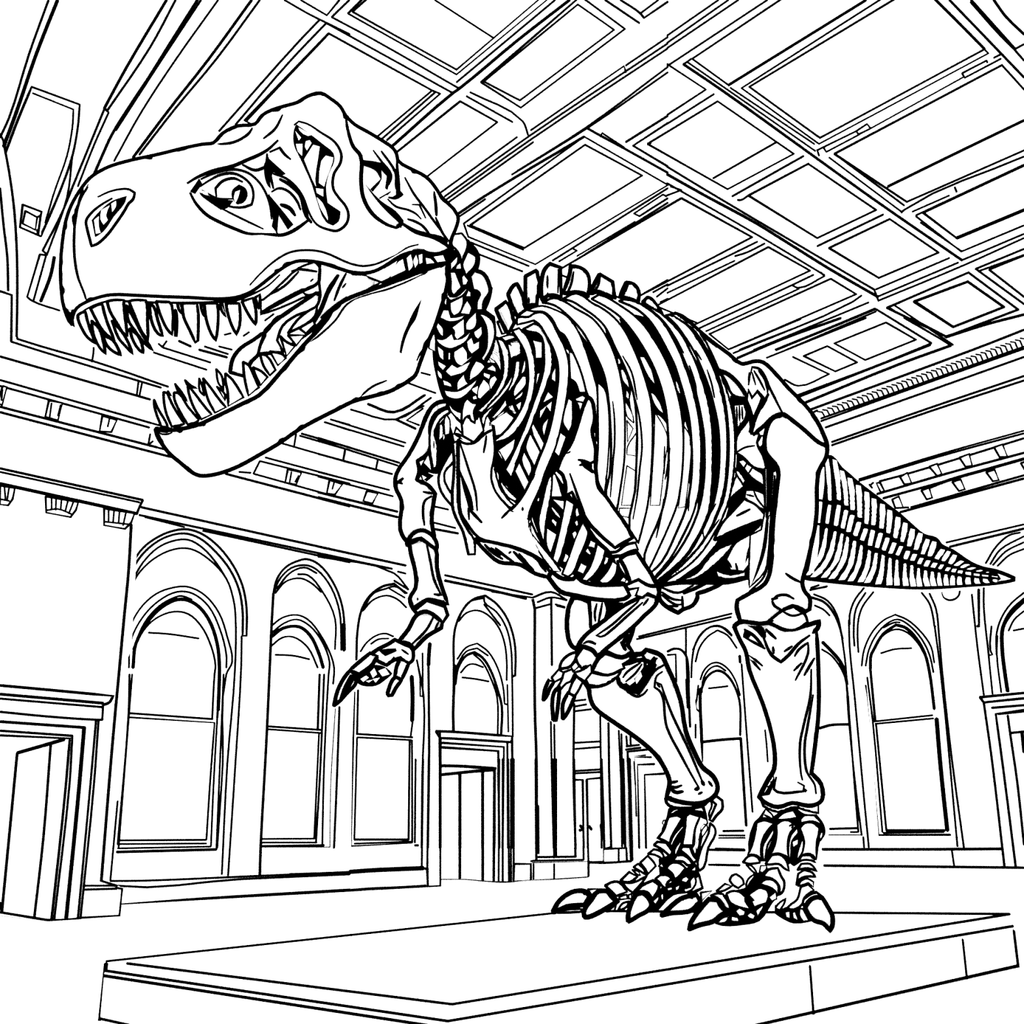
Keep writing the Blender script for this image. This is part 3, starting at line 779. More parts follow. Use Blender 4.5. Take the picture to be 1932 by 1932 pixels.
# ---------------- head
HEAD = affine((130, 500, 4.35), (860, 480, 5.3), (500, 200, 4.75))
skull = bone('skull', rex,
 'A 500,985 440,1060 395,1140 365,1230 348,1340 340,1430 338,1530 342,1600 352,1680 372,1745 392,1790 398,1745 420,1700 475,1665 540,1640 610,1625 750,1628 900,1635 1050,1640 1200,1648 1300,1640 1380,1612 1440,1570 1500,1522 1560,1477 1630,1442 1700,1438 1780,1450 1860,1475 1932,1498 B 240,1508 310,1495 370,1465 430,1425 480,1400 530,1390 580,1390 640,1400 700,1390 740,1378 730,1340 765,1240 770,1195 680,1090 640,1030 595,980 520,940 440,890 430,850 410,820 345,775 270,730 200,690 150,640 120,590 70,550 14,518 A 1700,535 1640,570 1570,590 1500,612 1450,640 1410,688 1310,700 1230,740 1180,792 1120,800 1000,825 900,850 800,872 730,887 620,918 560,945',
 HEAD, 9.5, th=0.55, rr=110, lw=5.5,
 lines='''w5.5 A 490,1020 440,1110 415,1220 408,1330 412,1430 430,1530 465,1620 478,1665;w8 A 492,1000 460,1060 430,1140;w5 A 430,1772 442,1735 500,1695 560,1672 620,1660 700,1664 900,1672 1200,1668 1300,1660 1400,1622 1480,1578 1545,1518
 ;w4.5 A 1380,1575 1440,1510 1520,1440 1600,1395 1700,1382 1790,1395 1932,1455 B 250,1470 330,1455 420,1410 500,1365 555,1350
 ;w5.5 A 540,1088 600,1060 660,1045 710,1045 745,1065 735,1100 710,1125 690,1160 650,1220 590,1300 540,1345 505,1360 495,1320 480,1260 475,1220 510,1170 560,1130 620,1095
 ;w7 A 1035,1012 1090,978 1180,942 1290,915 1360,885 1430,855 1480,825 1535,775;w5.5 A 1110,990 1180,958 1290,935 1370,955 1430,1005 1470,1070 1490,1130 1500,1210
 ;w7 A 1050,1065 1080,1120 1140,1185 1220,1230 1300,1265 1370,1290 1450,1292;w5.5 A 1105,1030 1150,1000 1220,965 1290,958 1350,985 1390,1030 1400,1080 1390,1130 1340,1145 1270,1140 1215,1110
 ;w5.5 A 1195,1085 1190,1040 1230,1000 1290,985 1340,1005;w4.5 A 1220,1150 1330,1205 1455,1265;w4 A 1115,1050 1150,1070 1200,1095 1285,1098
 ;w6 A 1475,850 1475,910 1490,960 1510,1040;w8 A 1545,990 1600,1020 1660,1080 1690,1190 1720,1230;w5.5 A 1510,960 1580,985 1650,1050 1690,1130 1700,1200;w5.5 A 1500,1060 1540,1040 1590,1055 1640,1110 1660,1160;w9 A 1550,1130 1600,1150 1630,1190;w7 A 1450,1292 1500,1296 1560,1298 1620,1275 1705,1215;w6 A 1490,840 1545,815 1570,850 1605,880;w6 A 1340,910 1410,940 1460,925 1480,870;w5 A 1485,1075 1500,1140 1530,1290
 ;w5.5 A 1625,690 1650,670 1700,685 1770,730 1850,785 1885,850 1880,900 1845,960 1840,1040 1870,1090 1910,1140 1925,1190 1910,1240 1860,1275 1820,1270 1750,1240 1715,1190 1680,1100 1660,1060
 ;w5 A 1560,635 1520,710 1455,765;w5.5 A 1195,798 1290,785 1370,740 1405,692
 ;w8 B 150,640 170,740 195,810 235,860 238,1000 250,1090 300,1180 380,1240 430,1258 460,1240 465,1215;w7 B 250,890 350,905;w6 B 350,835 390,890 430,960 435,1040 465,1075 430,1095 390,1090;w4.5 B 305,830 350,890 405,965 B 400,1000 375,1040;w6.5 B 430,860 440,960 450,1060;w5 B 480,980 530,1070 590,1150 640,1220 690,1290;w4.5 B 385,1100 430,1140 500,1160 540,1180 570,1210;w4.5 B 520,1130 560,1130 595,1205;w7 B 640,1060 650,1130 655,1190;w5.5 B 650,1200 690,1290 725,1335;w6 B 495,1210 540,1225 580,1250 620,1300;w9 B 465,1235 540,1280 640,1310 700,1345 740,1380;w5 B 760,1240 735,1300 725,1340;w5 B 340,1095 400,1060 380,1075 ''',
 fills='''A 505,1215 555,1160 620,1108 702,1080 690,1120 630,1195 575,1275 525,1312;A 1048,1058 1100,985 1118,1015 1078,1072;A 1285,1045 1320,1018 1358,1040 1368,1080 1345,1120 1310,1130 1285,1100 1278,1070;A 1098,1060 1200,1095 1290,1108 1255,1150 1220,1160 1150,1112 1108,1078;A 1478,868 1580,960 1560,968 1510,952 1492,1000 1497,1045 1475,1020 1458,930;A 1490,1078 1550,1150 1622,1240 1590,1270 1540,1190 1532,1290 1500,1250 1512,1180
 ;A 1636,685 1720,745 1790,800 1842,845 1847,890 1817,960 1802,1030 1810,1120 1882,1168 1872,1222 1840,1247 1800,1227 1750,1110 1720,1015 1660,880 1623,800 1622,720
 ;B 248,1000 300,1060 350,1110 430,1165 472,1215 460,1262 430,1242 447,1232 380,1170 310,1090;B 250,882 350,902 405,965 385,1050 370,1040 380,970 350,940 352,990 302,1060 288,1045 345,988 320,945 252,915;B 430,1040 470,1075 440,1100 395,1095 430,1075;B 490,1240 560,1282 680,1302 722,1340 742,1382 690,1347 600,1307;A 505,985 490,1030 455,1090 425,1180 405,1260 395,1200 420,1110 460,1030;A 350,1690 400,1740 415,1810 385,1790''',
 lights='''A 520,1215 545,1195 545,1250 555,1285 530,1290;A 560,1160 605,1135 585,1190 595,1215 572,1240 555,1210;A 615,1125 640,1110 640,1140 620,1170;A 1300,1060 1325,1050 1315,1090 1300,1120 1292,1090;A 1110,1052 1145,1062 1150,1078 1125,1072
 ;A 1650,705 1720,745 1700,750 1655,720;A 1632,725 1662,760 1650,775;A 1635,795 1670,795 1668,860 1645,835;A 1690,780 1710,775 1720,790 1695,830 1685,810;A 1680,880 1730,800 1765,810 1755,880 1740,990 1745,1030 1725,990;A 1775,890 1800,860 1840,870 1835,900 1805,980 1790,1030 1762,1010;A 1745,1040 1785,1045 1785,1085 1750,1065;A 1750,1090 1780,1120 1810,1200 1810,1215 1770,1150
 ;B 258,920 310,950 340,985 290,1040 265,990;B 320,1050 345,1010 365,1030 335,1070''')
# upper teeth, the near row and the far row
NEAR, FAR = shift(HEAD, -0.1), shift(HEAD, 0.06)
for s in ('S 128,650 160,628 200,620 215,690 250,800 298,915 215,850 165,770 132,690', 'S 245,590 300,560 352,545 372,630 400,720 472,895 360,795 290,680', 'S 395,525 450,512 548,512 555,620 570,740 582,838 560,830 490,730 420,610',
          'S 595,525 640,512 748,515 762,560 765,700 772,880 710,800 650,660', 'S 842,525 900,528 965,530 988,565 990,830 945,780 890,670', 'S 1078,542 1150,540 1215,542 1228,640 1225,880 1200,900 1150,790 1095,670',
          'S 1280,542 1340,540 1398,542 1408,600 1405,760 1388,885 1345,820 1300,690', 'S 1480,542 1540,540 1600,542 1608,600 1605,740 1575,830 1530,740 1490,610', 'S 1625,525 1725,492 1750,590 1755,700 1748,738 1700,670 1650,580', 'S 1745,490 1790,460 1790,540 1778,592 1762,540'):
    bone('tooth', skull, s, NEAR, 7)
for s in ('S 255,700 330,780 360,880 385,1005 330,950 270,820', 'S 355,830 450,880 500,960 522,1018 450,980 390,920', 'S 440,700 530,800 590,900 632,1008 560,930 500,860', 'S 605,770 680,840 715,920 728,995 690,970 620,850',
          'S 575,560 640,680 720,830 818,975 740,910 650,790 590,700', 'S 780,540 820,570 860,700 905,840 860,820 800,700', 'S 1035,540 1065,540 1080,640 1050,600', 'S 1245,540 1270,540 1285,665 1262,620', 'S 1425,548 1450,548 1482,665 1440,610', 'S 1018,600 1030,640 1030,840 1015,840'):
    bone('tooth', skull, s, FAR, 7.0)
bone('palate', skull, 'A 1460,1650 1560,1560 1650,1480 1740,1445 1765,1480 1772,1550 1740,1577 1670,1610 1700,1632 1560,1695 1440,1738 1440,1660', shift(HEAD, 0.2), 5.5, th=0.08,
     lines='w5 A 1480,1632 1570,1580 1650,1500;w5.5 A 1610,1498 1650,1488 1750,1500;w9 A 1440,1728 1560,1662 1680,1600 1740,1575 1765,1550;w5 A 1665,1610 1700,1630 1760,1612;w4 A 1715,1555 1730,1540', lw=5)

# ---------------- lower jaw
JAW = shift(HEAD, 0.06)
jaw = bone('mandible', rex,
 'D 860,612 930,622 1000,615 1100,590 1180,553 1250,520 1350,470 1430,430 1560,290 1680,150 1810,5 B 80,1715 150,1660 240,1622 360,1580 480,1535 600,1490 712,1455 715,1530 700,1620 670,1720 640,1810 600,1900 E 560,250 535,315 500,345 450,375 390,405 300,430 190,460 100,505 0,555 D 1640,620 1540,690 1420,760 1320,815 1230,850 1150,868 1100,868 1060,850 1000,800 940,750 900,700 870,650',
 JAW, 9.5, th=0.34, rr=80, lw=5,
 lines='''w4.5 S 860,1715 900,1735 1000,1725 1150,1690 1300,1640 1480,1560;w4 D 1425,435 1580,275 1700,150 1850,15 B 160,1680 250,1637 400,1592 660,1480;w4.5 E 380,345 300,380 220,445;w5 E 595,130 560,200 545,235''',
 fills='B 575,1645 520,1735 492,1800 E 472,90 458,140 450,190 462,197 482,120 512,50 B 540,1765 560,1700')
bone('jaw_lining', jaw, 'D 1270,300 1285,225 1330,165 1400,120 1465,72 A 1450,1842 1500,1790 1560,1742 1640,1688 1745,1618 1767,1630 1762,1700 1690,1740 1600,1850 1560,1890 D 1560,190 1490,195 1425,205 1340,320', shift(HEAD, 0.24), 8, th=0.08, lines='w8 D 1425,200 1445,130 1490,50 1530,0 A 1560,1745 1640,1690', lw=6)
bone('mouth_lining', jaw, 'A 1768,1452 1860,1480 1932,1500 B 190,1512 265,1508 345,1560 240,1620 150,1660 60,1730 A 1720,1830 1560,1932 1530,1880 1560,1800 1640,1740 1740,1700 1768,1640 1762,1560', shift(HEAD, 0.17), 6, th=0.05,
     lines='w9 B 110,1520 60,1600 20,1700 -20,1780;w5.5 B 155,1510 120,1580 90,1660;w4 B 155,1565 135,1590;w5.5 B 160,1640 80,1700 15,1755;w5 B 265,1515 290,1535 345,1555;w7 A 1870,1520 1810,1620 1765,1720;w6 B 10,1450 10,1550;w5 A 1600,1840 1650,1765 1745,1700;w5 A 1640,1800 1740,1745;w5 A 1640,1800 1700,1850')
bone('cheek_gap_shade', jaw, 'B 190,1515 265,1512 330,1498 440,1430 520,1396 640,1405 745,1382 775,1405 712,1462 640,1472 480,1536 400,1560 350,1560 265,1520', shift(HEAD, 0.10), 5, th=0.04, black=True, label='solid black stand-in for shade between the white bones')  # black filler standing in for the shade around the cheek teeth
for s in ('B 402,1530 440,1450 468,1432 482,1492', 'B 490,1425 512,1405 522,1470 502,1495', 'B 527,1440 542,1408 552,1450 537,1478', 'B 556,1410 576,1402 576,1450 561,1457', 'B 595,1425 620,1430 642,1452 600,1457', 'B 640,1418 690,1410 702,1442 660,1447', 'B 268,1520 370,1482 436,1442 400,1525 350,1552'):
    bone('cheek_tooth', jaw, s, shift(HEAD, 0.05), 0)
LN, LF = shift(JAW, -0.08), shift(JAW, 0.12)
for s in ('S 825,1420 860,1500 930,1620 950,1665 890,1665 845,1550 825,1470', 'S 910,1350 945,1360 1000,1480 1100,1640 1060,1655 985,1665 940,1560 915,1450', 'S 1005,1355 1045,1360 1130,1480 1230,1600 1220,1620 1130,1645 1060,1530 1010,1420', 'S 1130,1280 1200,1370 1300,1500 1350,1555 1255,1600 1190,1500 1140,1360',
          'S 1272,1225 1340,1310 1420,1420 1480,1490 1380,1540 1320,1430 1285,1310', 'S 1475,1180 1540,1240 1640,1400 1500,1480 1495,1350 1475,1250', 'S 1635,1075 1690,1110 1720,1170 1780,1310 1685,1385 1655,1260 1640,1150', 'S 1725,1125 1800,1160 1860,1215 1795,1290 1750,1200', 'S 1790,1005 1850,1020 1932,1150 1880,1200 1820,1110',
          'D 1490,185 1560,200 1580,222 1535,262', 'D 1548,100 1580,130 1630,155 1582,212', 'D 1590,95 1682,95 1637,152', 'A 1590,1840 1640,1770 1700,1720 1752,1690 1740,1745 1690,1790', 'A 1650,1812 1730,1770 1740,1792 1690,1842'):
    bone('tooth', jaw, s, LN, 6.3)
for s in ('S 1235,1225 1262,1290 1283,1388 1240,1340', 'S 1390,1140 1440,1200 1460,1330 1410,1270', 'S 1395,1300 1470,1370 1470,1430', 'S 1015,1275 1075,1350 1130,1440 1040,1340', 'S 1105,1240 1160,1290 1220,1320 1130,1290', 'S 950,1340 985,1385 960,1370'):
    bone('tooth', jaw, s, LF, 5.5)

# ---------------- neck
NECK = affine((860, 470, 5.5), (860, 760, 5.75), (960, 600, 5.62))
bone('neck_gap_shade', rex, 'O 330,250 440,60 500,60 600,190 590,320 570,350 720,500 700,600 660,700 740,760 750,900 730,1050 670,1180 780,1200 840,1290 720,1500 620,1600 640,1680 560,1760 440,1740 330,1600 260,1480 210,1300 180,1130 190,900 250,700 300,500 320,350', shift(NECK, 0.12), 3, th=0.1, black=True, label='solid black stand-in for shade between the white bones')  # black body added as the shade in the gaps of the neck
for s, ww in (('O 255,0 345,0 330,85 298,40', 6), ('O 440,0 490,70 490,130 440,245 400,160 330,100 365,10', 8), ('O 495,165 570,210 570,260 550,310 480,380 445,290 470,220', 8), ('O 240,215 380,175 405,220 400,270 340,340 330,260 310,230', 6), ('O 335,355 380,355 435,490 370,560 350,540 345,440', 5),
              ('O 440,400 460,380 500,430 480,470 450,470', 4), ('O 300,520 330,580 390,580 480,505 490,510 440,570 340,610 310,580', 4), ('O 335,635 450,580 450,640 415,725 370,750 345,720', 4), ('O 270,700 320,700 340,770 400,765 470,745 440,780 330,805 245,770', 4),
              ('O 490,610 530,680 510,740 430,730 460,660', 4), ('O 200,840 225,815 270,870 270,940 250,930', 4), ('O 350,860 460,780 465,920 400,970 375,940 375,890', 4), ('O 480,820 570,720 570,840 530,880 480,880', 4), ('O 205,960 270,970 350,915 370,970 440,960 520,900 480,980 400,1030 330,1050 230,1000', 4),
              ('O 550,900 620,850 625,920 590,965 560,940', 4), ('O 215,1020 275,1070 275,1160 240,1130', 4), ('O 370,1080 450,1030 490,1090 490,1150 540,1120 440,1210 400,1190 370,1130', 4), ('O 485,990 530,950 550,1010 600,985 600,1050 530,1100 500,1060', 4), ('O 220,1160 300,1210 270,1250 230,1210', 4),
              ('O 290,1260 350,1195 400,1225 520,1170 470,1260 340,1305', 4), ('O 520,1260 570,1165 630,1190 650,1220 590,1290 510,1340', 4), ('O 215,1240 260,1290 260,1330 230,1310', 3), ('O 265,1335 340,1370 350,1400 280,1385', 3), ('O 400,1360 460,1285 480,1350 500,1370 400,1430', 4),
              ('O 280,1430 400,1440 500,1390 590,1320 560,1380 440,1500 370,1510 300,1480', 5), ('O 590,1420 640,1330 690,1380 700,1420 610,1510 585,1500', 4), ('O 660,1240 720,1200 750,1230 750,1265 700,1250', 4), ('O 285,580 305,600 300,660 282,640', 4), ('O 290,515 310,515 330,570 300,560', 3),
              ('O 320,1090 335,1090 335,1150 318,1150', 2), ('O 180,900 200,940 200,1080 140,1050 150,980', 6), ('O 735,990 760,1010 760,1030 735,1010', 2), ('O 725,1050 780,1080 775,1095 730,1070', 2), ('O 715,1085 760,1110 790,1170 795,1250 770,1200 730,1140', 2), ('O 640,1270 700,1290 690,1330 640,1300', 2), ('O 700,1330 740,1300 762,1330 720,1400 650,1510 690,1440', 2), ('O 530,1420 590,1390 580,1470 540,1440', 2), ('O 540,1490 570,1480 580,1510 545,1515', 2), ('O 500,520 522,540 520,575 480,575', 3), ('O 400,290 430,270 435,325 385,325', 3)):
    bone('neck_vertebra', rex, s, NECK, ww * 0.6)
bone('neck_spine_plate', rex, 'O 510,390 555,335 640,370 695,480 700,540 650,620 640,705 570,705 570,620 600,560 590,540 540,520 520,440', shift(NECK, 0.05), 8.5)
bone('neck_rib', rex, 'O 585,730 640,735 720,795 745,880 742,950 692,1090 640,1170 615,1140 660,1060 670,960 660,850 620,770', shift(NECK, -0.06), 6)

# ---------------- rib cage
BODY = affine((950, 700, 5.8), (1390, 850, 7.2), (1100, 500, 6.35))
bone('rib_cage_shade', rex, 'M 70,610 200,565 330,515 420,600 560,690 640,820 715,1000 760,1100 640,1300 540,1500 430,1700 320,1850 200,1810 90,1690 55,1560 40,1400 30,1250 0,1180 -60,1100 100,900 90,750', shift(BODY, 0.42), 2, th=0.06, black=True, label='solid black stand-in for shade between the white bones')  # black body put in as the darkness inside the rib cage
FARR = shift(BODY, 0.3)
for s in ('M 200,780 235,785 230,850 160,960 60,1080 -20,1150 0,1090 100,1000 170,900 195,830', 'M 325,620 350,630 395,640 395,755 350,755 345,680', 'M 165,640 235,640 240,720 185,755', 'M 100,605 180,590 200,605 130,630', 'M 250,890 280,890 280,950 190,1040 190,1000 220,930', 'M 470,870 495,820 495,930 465,910',
          'M 360,870 380,865 350,970', 'M 400,1085 440,1000 480,1040', 'M 380,1140 470,1070 460,1150 430,1110 380,1200', 'M 400,1250 445,1190 410,1330', 'M 330,1230 410,1380 390,1430 320,1260', 'M 280,1400 310,1310 380,1440 340,1540 285,1430', 'M 250,1500 265,1440 320,1560 300,1620',
          'M 200,1580 230,1520 300,1660 270,1720', 'M 590,1050 615,1070 610,1250 590,1290 550,1220', 'M 10,1230 130,1150 190,1190 100,1310 60,1320 50,1250', 'M 490,1420 530,1300 570,1330 520,1470 490,1440', 'M 150,1110 180,1090 200,1150 160,1130',
          'M 75,1430 200,1345 185,1420 130,1510 100,1460', 'M 30,1190 90,1120 130,1060 140,1100 80,1170 50,1200', 'M 60,1560 100,1640 150,1700 140,1740 80,1660', 'M 540,605 575,640 575,680 545,640', 'M 200,1100 250,1070 230,1150', 'M 70,1435 90,1435 130,1560 125,1540', 'M 30,690 70,720 60,700', 'M 0,740 60,790 95,870 60,850', 'M 0,810 60,840 20,880', 'O 860,1010 970,1050 975,1080 935,1090 930,1110 890,1140', 'O 880,985 950,980 980,1045', 'O 980,1290 1000,1200 1015,1140 1022,1200 1010,1260', 'O 910,1440 1000,1300 1022,1310 1020,1380 920,1490', 'O 920,1510 1000,1440 990,1480 930,1520', 'O 830,1640 850,1625 920,1690 800,1830', 'O 720,1690 830,1620 790,1750 740,1690', 'O 690,1750 730,1700 780,1760', 'O 870,1600 900,1560 940,1640 920,1650', 'O 930,1560 985,1530 970,1630'):
    bone('rib', rex, s, FARR, 2.2)
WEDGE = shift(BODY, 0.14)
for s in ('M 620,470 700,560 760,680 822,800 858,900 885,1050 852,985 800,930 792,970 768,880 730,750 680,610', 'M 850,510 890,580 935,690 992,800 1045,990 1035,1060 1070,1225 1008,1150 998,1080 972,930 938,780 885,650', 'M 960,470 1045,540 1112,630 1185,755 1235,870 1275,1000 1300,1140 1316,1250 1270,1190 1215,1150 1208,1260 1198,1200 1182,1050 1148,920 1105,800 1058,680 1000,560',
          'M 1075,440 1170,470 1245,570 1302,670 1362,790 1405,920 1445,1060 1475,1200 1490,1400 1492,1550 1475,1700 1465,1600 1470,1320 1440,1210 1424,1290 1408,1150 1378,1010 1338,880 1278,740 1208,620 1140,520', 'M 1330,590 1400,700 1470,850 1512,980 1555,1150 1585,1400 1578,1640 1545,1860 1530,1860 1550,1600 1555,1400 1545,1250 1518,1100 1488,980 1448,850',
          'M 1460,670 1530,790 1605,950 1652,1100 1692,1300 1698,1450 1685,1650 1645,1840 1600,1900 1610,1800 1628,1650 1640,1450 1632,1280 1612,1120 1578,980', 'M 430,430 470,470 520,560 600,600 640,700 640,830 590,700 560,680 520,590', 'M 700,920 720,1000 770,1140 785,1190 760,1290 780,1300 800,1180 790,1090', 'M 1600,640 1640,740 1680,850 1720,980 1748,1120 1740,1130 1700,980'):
    bone('rib_gap_shade', rex, s, WEDGE, 2, th=0.05, black=True, label='solid black stand-in for shade between the white bones')  # black wedges shaped as the shadow between neighbouring ribs
# white slivers of the far side between near ribs; one is a painted highlight
for s in ('M 605,905 595,710 620,720 680,850 715,1005 670,1005 640,930', 'M 620,475 650,490 700,560 760,650 800,740 720,640 660,560', 'M 888,590 940,680 1000,770 1040,870 960,740', 'M 945,750 965,770 970,800 950,800', 'M 968,840 985,835 1010,880 1040,985 985,920', 'M 1010,985 1030,1010 1030,1060 1005,1040', 'M 1000,1060 1060,1180 1065,1230 1015,1180', 'M 1015,1210 1060,1270 1020,1370', 'M 1085,1300 1080,1470 1015,1460 1020,1400',
          'M 1105,745 1140,745 1190,830 1225,960 1170,890', 'M 1185,1000 1215,1020 1260,1090 1285,1165 1250,1140 1210,1080', 'M 1180,785 1230,870 1270,1000 1225,890', 'M 1015,1540 1080,1580 1075,1700 1045,1830 975,1830', 'M 960,1850 1045,1850 1035,1920 960,1905', 'M 1220,1150 1280,1250 1310,1330 1285,1560 1270,1700 1255,1830 1185,1830 1200,1600 1212,1400', 'M 1432,1250 1475,1330 1465,1640 1440,1840 1390,1850 1420,1600', 'M 1365,905 1390,950 1410,1030 1380,990'):
    bone('rib', rex, s, shift(BODY, 0.08), 3, th=0.03)
RIBS = [
 ('M 285,405 340,385 400,375 480,400 570,445 620,500 680,610 730,750 775,900 800,1000 805,1150 805,1360 790,1360 785,1180 760,1090 720,1000 700,920 660,800 610,690 560,590 520,560 470,470 410,420 330,415', 5),
 ('M 800,932 850,980 875,1080 885,1200 882,1400 868,1600 850,1745 800,1640 805,1400 803,1150', 5),
 ('M 400,352 480,318 560,345 640,395 760,465 830,545 890,650 940,780 975,930 995,1080 1000,1300 995,1500 965,1720 940,1880 865,1780 890,1600 900,1400 895,1250 880,1050 855,900 820,800 760,680 690,560 600,460 500,378 430,355', 6),
 ('M 548,325 640,285 700,308 760,355 820,385 920,460 1000,560 1060,680 1110,800 1150,920 1185,1050 1200,1200 1200,1400 1190,1600 1165,1830 N 845,800 790,1022 740,945 725,920 765,640 776,420 M 1090,1400 1085,1200 1070,1050 1030,900 980,780 930,680 890,590 850,520 780,450 700,395 620,345', 6),
 ('M 758,325 810,293 860,310 960,370 1060,440 1140,520 1210,620 1280,740 1340,880 1380,1010 1410,1150 1425,1300 1425,1450 N 1105,540 1075,730 1010,900 920,1100 868,1212 832,1150 870,1010 920,900 975,740 1005,560 M 1320,1450 1315,1300 1300,1130 1270,990 1230,870 1180,760 1110,640 1040,540 960,450 860,380', 6),
 ('M 958,340 1000,328 1110,360 1200,420 1280,500 1340,600 1400,720 1450,850 1490,980 1520,1100 1545,1250 1555,1400 N 1243,480 1230,640 1190,800 1120,960 1010,1150 905,1275 880,1240 960,1160 1060,960 1140,760 1175,560 M 1490,1500 1485,1350 1470,1200 1440,1060 1400,920 1360,800 1300,680 1240,570 1170,470 1080,395', 6),
 ('M 1125,365 1160,372 1260,428 1330,490 1400,570 1470,690 1530,830 1580,980 1615,1120 1635,1280 1640,1450 N 1325,590 1300,800 1230,960 1120,1130 1000,1240 925,1300 915,1280 1040,1140 1160,950 1240,740 1270,540 M 1582,1450 1575,1300 1550,1150 1510,980 1470,860 1420,740 1370,620 1300,510 1220,430', 6),
 ('M 1298,445 1360,430 1420,480 1490,560 1550,650 1620,780 1670,900 1710,1040 1735,1180 1745,1350 1740,1550 N 1415,620 1375,770 1310,930 1230,1060 1120,1180 1000,1280 935,1320 930,1300 1040,1215 1160,1095 1270,900 1340,720 1375,520 M 1690,1400 1680,1250 1650,1100 1610,960 1560,830 1500,700 1430,590 1370,510', 6),
 ('M 1330,438 1365,432 1425,470 1530,550 1590,640 1640,740 1700,880 1750,1020 1785,1160 1800,1300 1800,1500 N 1475,570 1450,700 1400,840 1330,970 1250,1090 1150,1190 1020,1280 940,1335 935,1318 1060,1225 1170,1120 1270,1000 1350,850 1410,700 1440,500 M 1757,1400 1745,1180 1720,1020 1680,880 1630,760 1560,630 1490,540', 6),
]
for k, (s, ww) in enumerate(RIBS):
    L = {2: 'M 912,1070 925,1200 925,1400 915,1500 905,1640 895,1770', 3: 'M 1060,1000 1100,1150 1120,1290 1125,1420 1110,1560 1090,1760 1060,1930;M 985,740 1050,860 1090,1060', 4: 'N 985,560 1000,480 1020,330;N 975,700 960,800 920,985;M 1290,1400 1288,1600', 5: 'M 1470,1170 1480,1300 1478,1390;N 1160,640 1155,790', 6: 'M 1305,520 1370,610 1430,720;M 1470,810 1510,930 1525,1015;M 1535,1065 1540,1110', 7: 'M 1515,700 1560,770;M 1600,840 1630,930 1655,1045', 8: 'N 1355,735 1260,920 1270,990;N 1300,960 1380,850'}.get(k, '')
    bone('rib', rex, s, shift(BODY, -0.012 * k), ww, th=0.07, lines=L, lw=4)
SHOULD = shift(BODY, -0.06)
for k, s in enumerate(('O 755,950 800,970 860,1060 870,1180 860,1300 800,1440 700,1550 625,1640 580,1620 650,1555 750,1440 810,1300 815,1160 790,1050', 'O 898,890 960,865 1030,940 1085,1080 1110,1220 1100,1400 1050,1600 960,1770 860,1870 745,1905 745,1880 810,1830 920,1700 1000,1560 1040,1400 1045,1250 1020,1100 960,980',
          'M 258,545 335,505 385,525 440,620 468,720 468,830 430,950 370,1110 310,1270 240,1430 190,1580 178,1635 128,1570 190,1440 260,1280 330,1090 385,930 408,830 410,720 400,620 370,580 290,560',
          'M 212,470 225,458 300,455 340,430 400,425 450,470 520,590 560,680 588,780 590,900 575,1040 545,1200 500,1390 430,1560 370,1720 310,1860 290,1932 170,1870 250,1770 310,1660 370,1500 430,1350 470,1200 500,1030 515,900 510,790 475,680 425,590 375,510 335,482 290,495 215,512')):
    bone('rib', rex, s, shift(SHOULD, -0.03 * k), 6, th=0.07)
bone('rib', rex, 'M 20,1450 45,1425 50,1560 90,1700 150,1790 200,1835 180,1855 140,1830 60,1740 20,1620', SHOULD, 5, th=0.06)
bone('rib', rex, 'M 85,1560 100,1650 150,1720 212,1780 200,1800 150,1770 95,1680', shift(SHOULD, 0.1), 5, th=0.05)
bone('rib', rex, 'O 930,1165 968,1165 960,1290 890,1420 760,1560 660,1680 640,1780 620,1690 640,1650 790,1520 880,1390 915,1280', shift(SHOULD, 0.12), 5, th=0.06)
# neural spines along the back
for s in ('M 60,400 130,345 150,370 195,500 150,580 90,470', 'M 148,292 190,225 215,215 240,265 275,405 215,450 180,380', 'M 275,160 350,118 362,130 358,370 310,372 280,390 275,300', 'M 400,150 425,95 455,68 530,95 535,310 440,300 400,335 395,320', 'M 605,85 660,92 715,125 737,170 733,305 700,285 640,275 600,280 550,285 600,130', 'M 815,145 912,200 918,265 928,318 850,288 800,272 748,290 770,230', 'M 1010,205 1060,215 1100,268 1098,348 1030,322 962,310 1000,225', 'M 1130,350 1165,315 1190,325 1240,385 1270,430 1190,390'):
    L = {'M 400': 'M 437,110 435,300;M 515,110 512,280;M 528,120 530,300', 'M 605': 'M 628,125 605,230 575,285', 'M 815': 'M 820,165 805,230 765,285', 'M 101': 'M 1025,225 990,300', 'M 275': 'M 300,315 300,360'}.get(s[:5], '')
    bone('neural_spine', rex, s, shift(BODY, 0.1), 8.5, th=0.1, lines=L, lw=5)
bone('neural_spine', rex, 'M 70,490 92,492 130,575 105,580', shift(BODY, 0.08), 6)
bone('neural_spine', rex, 'M 165,345 205,450 190,440', shift(BODY, 0.08), 4)
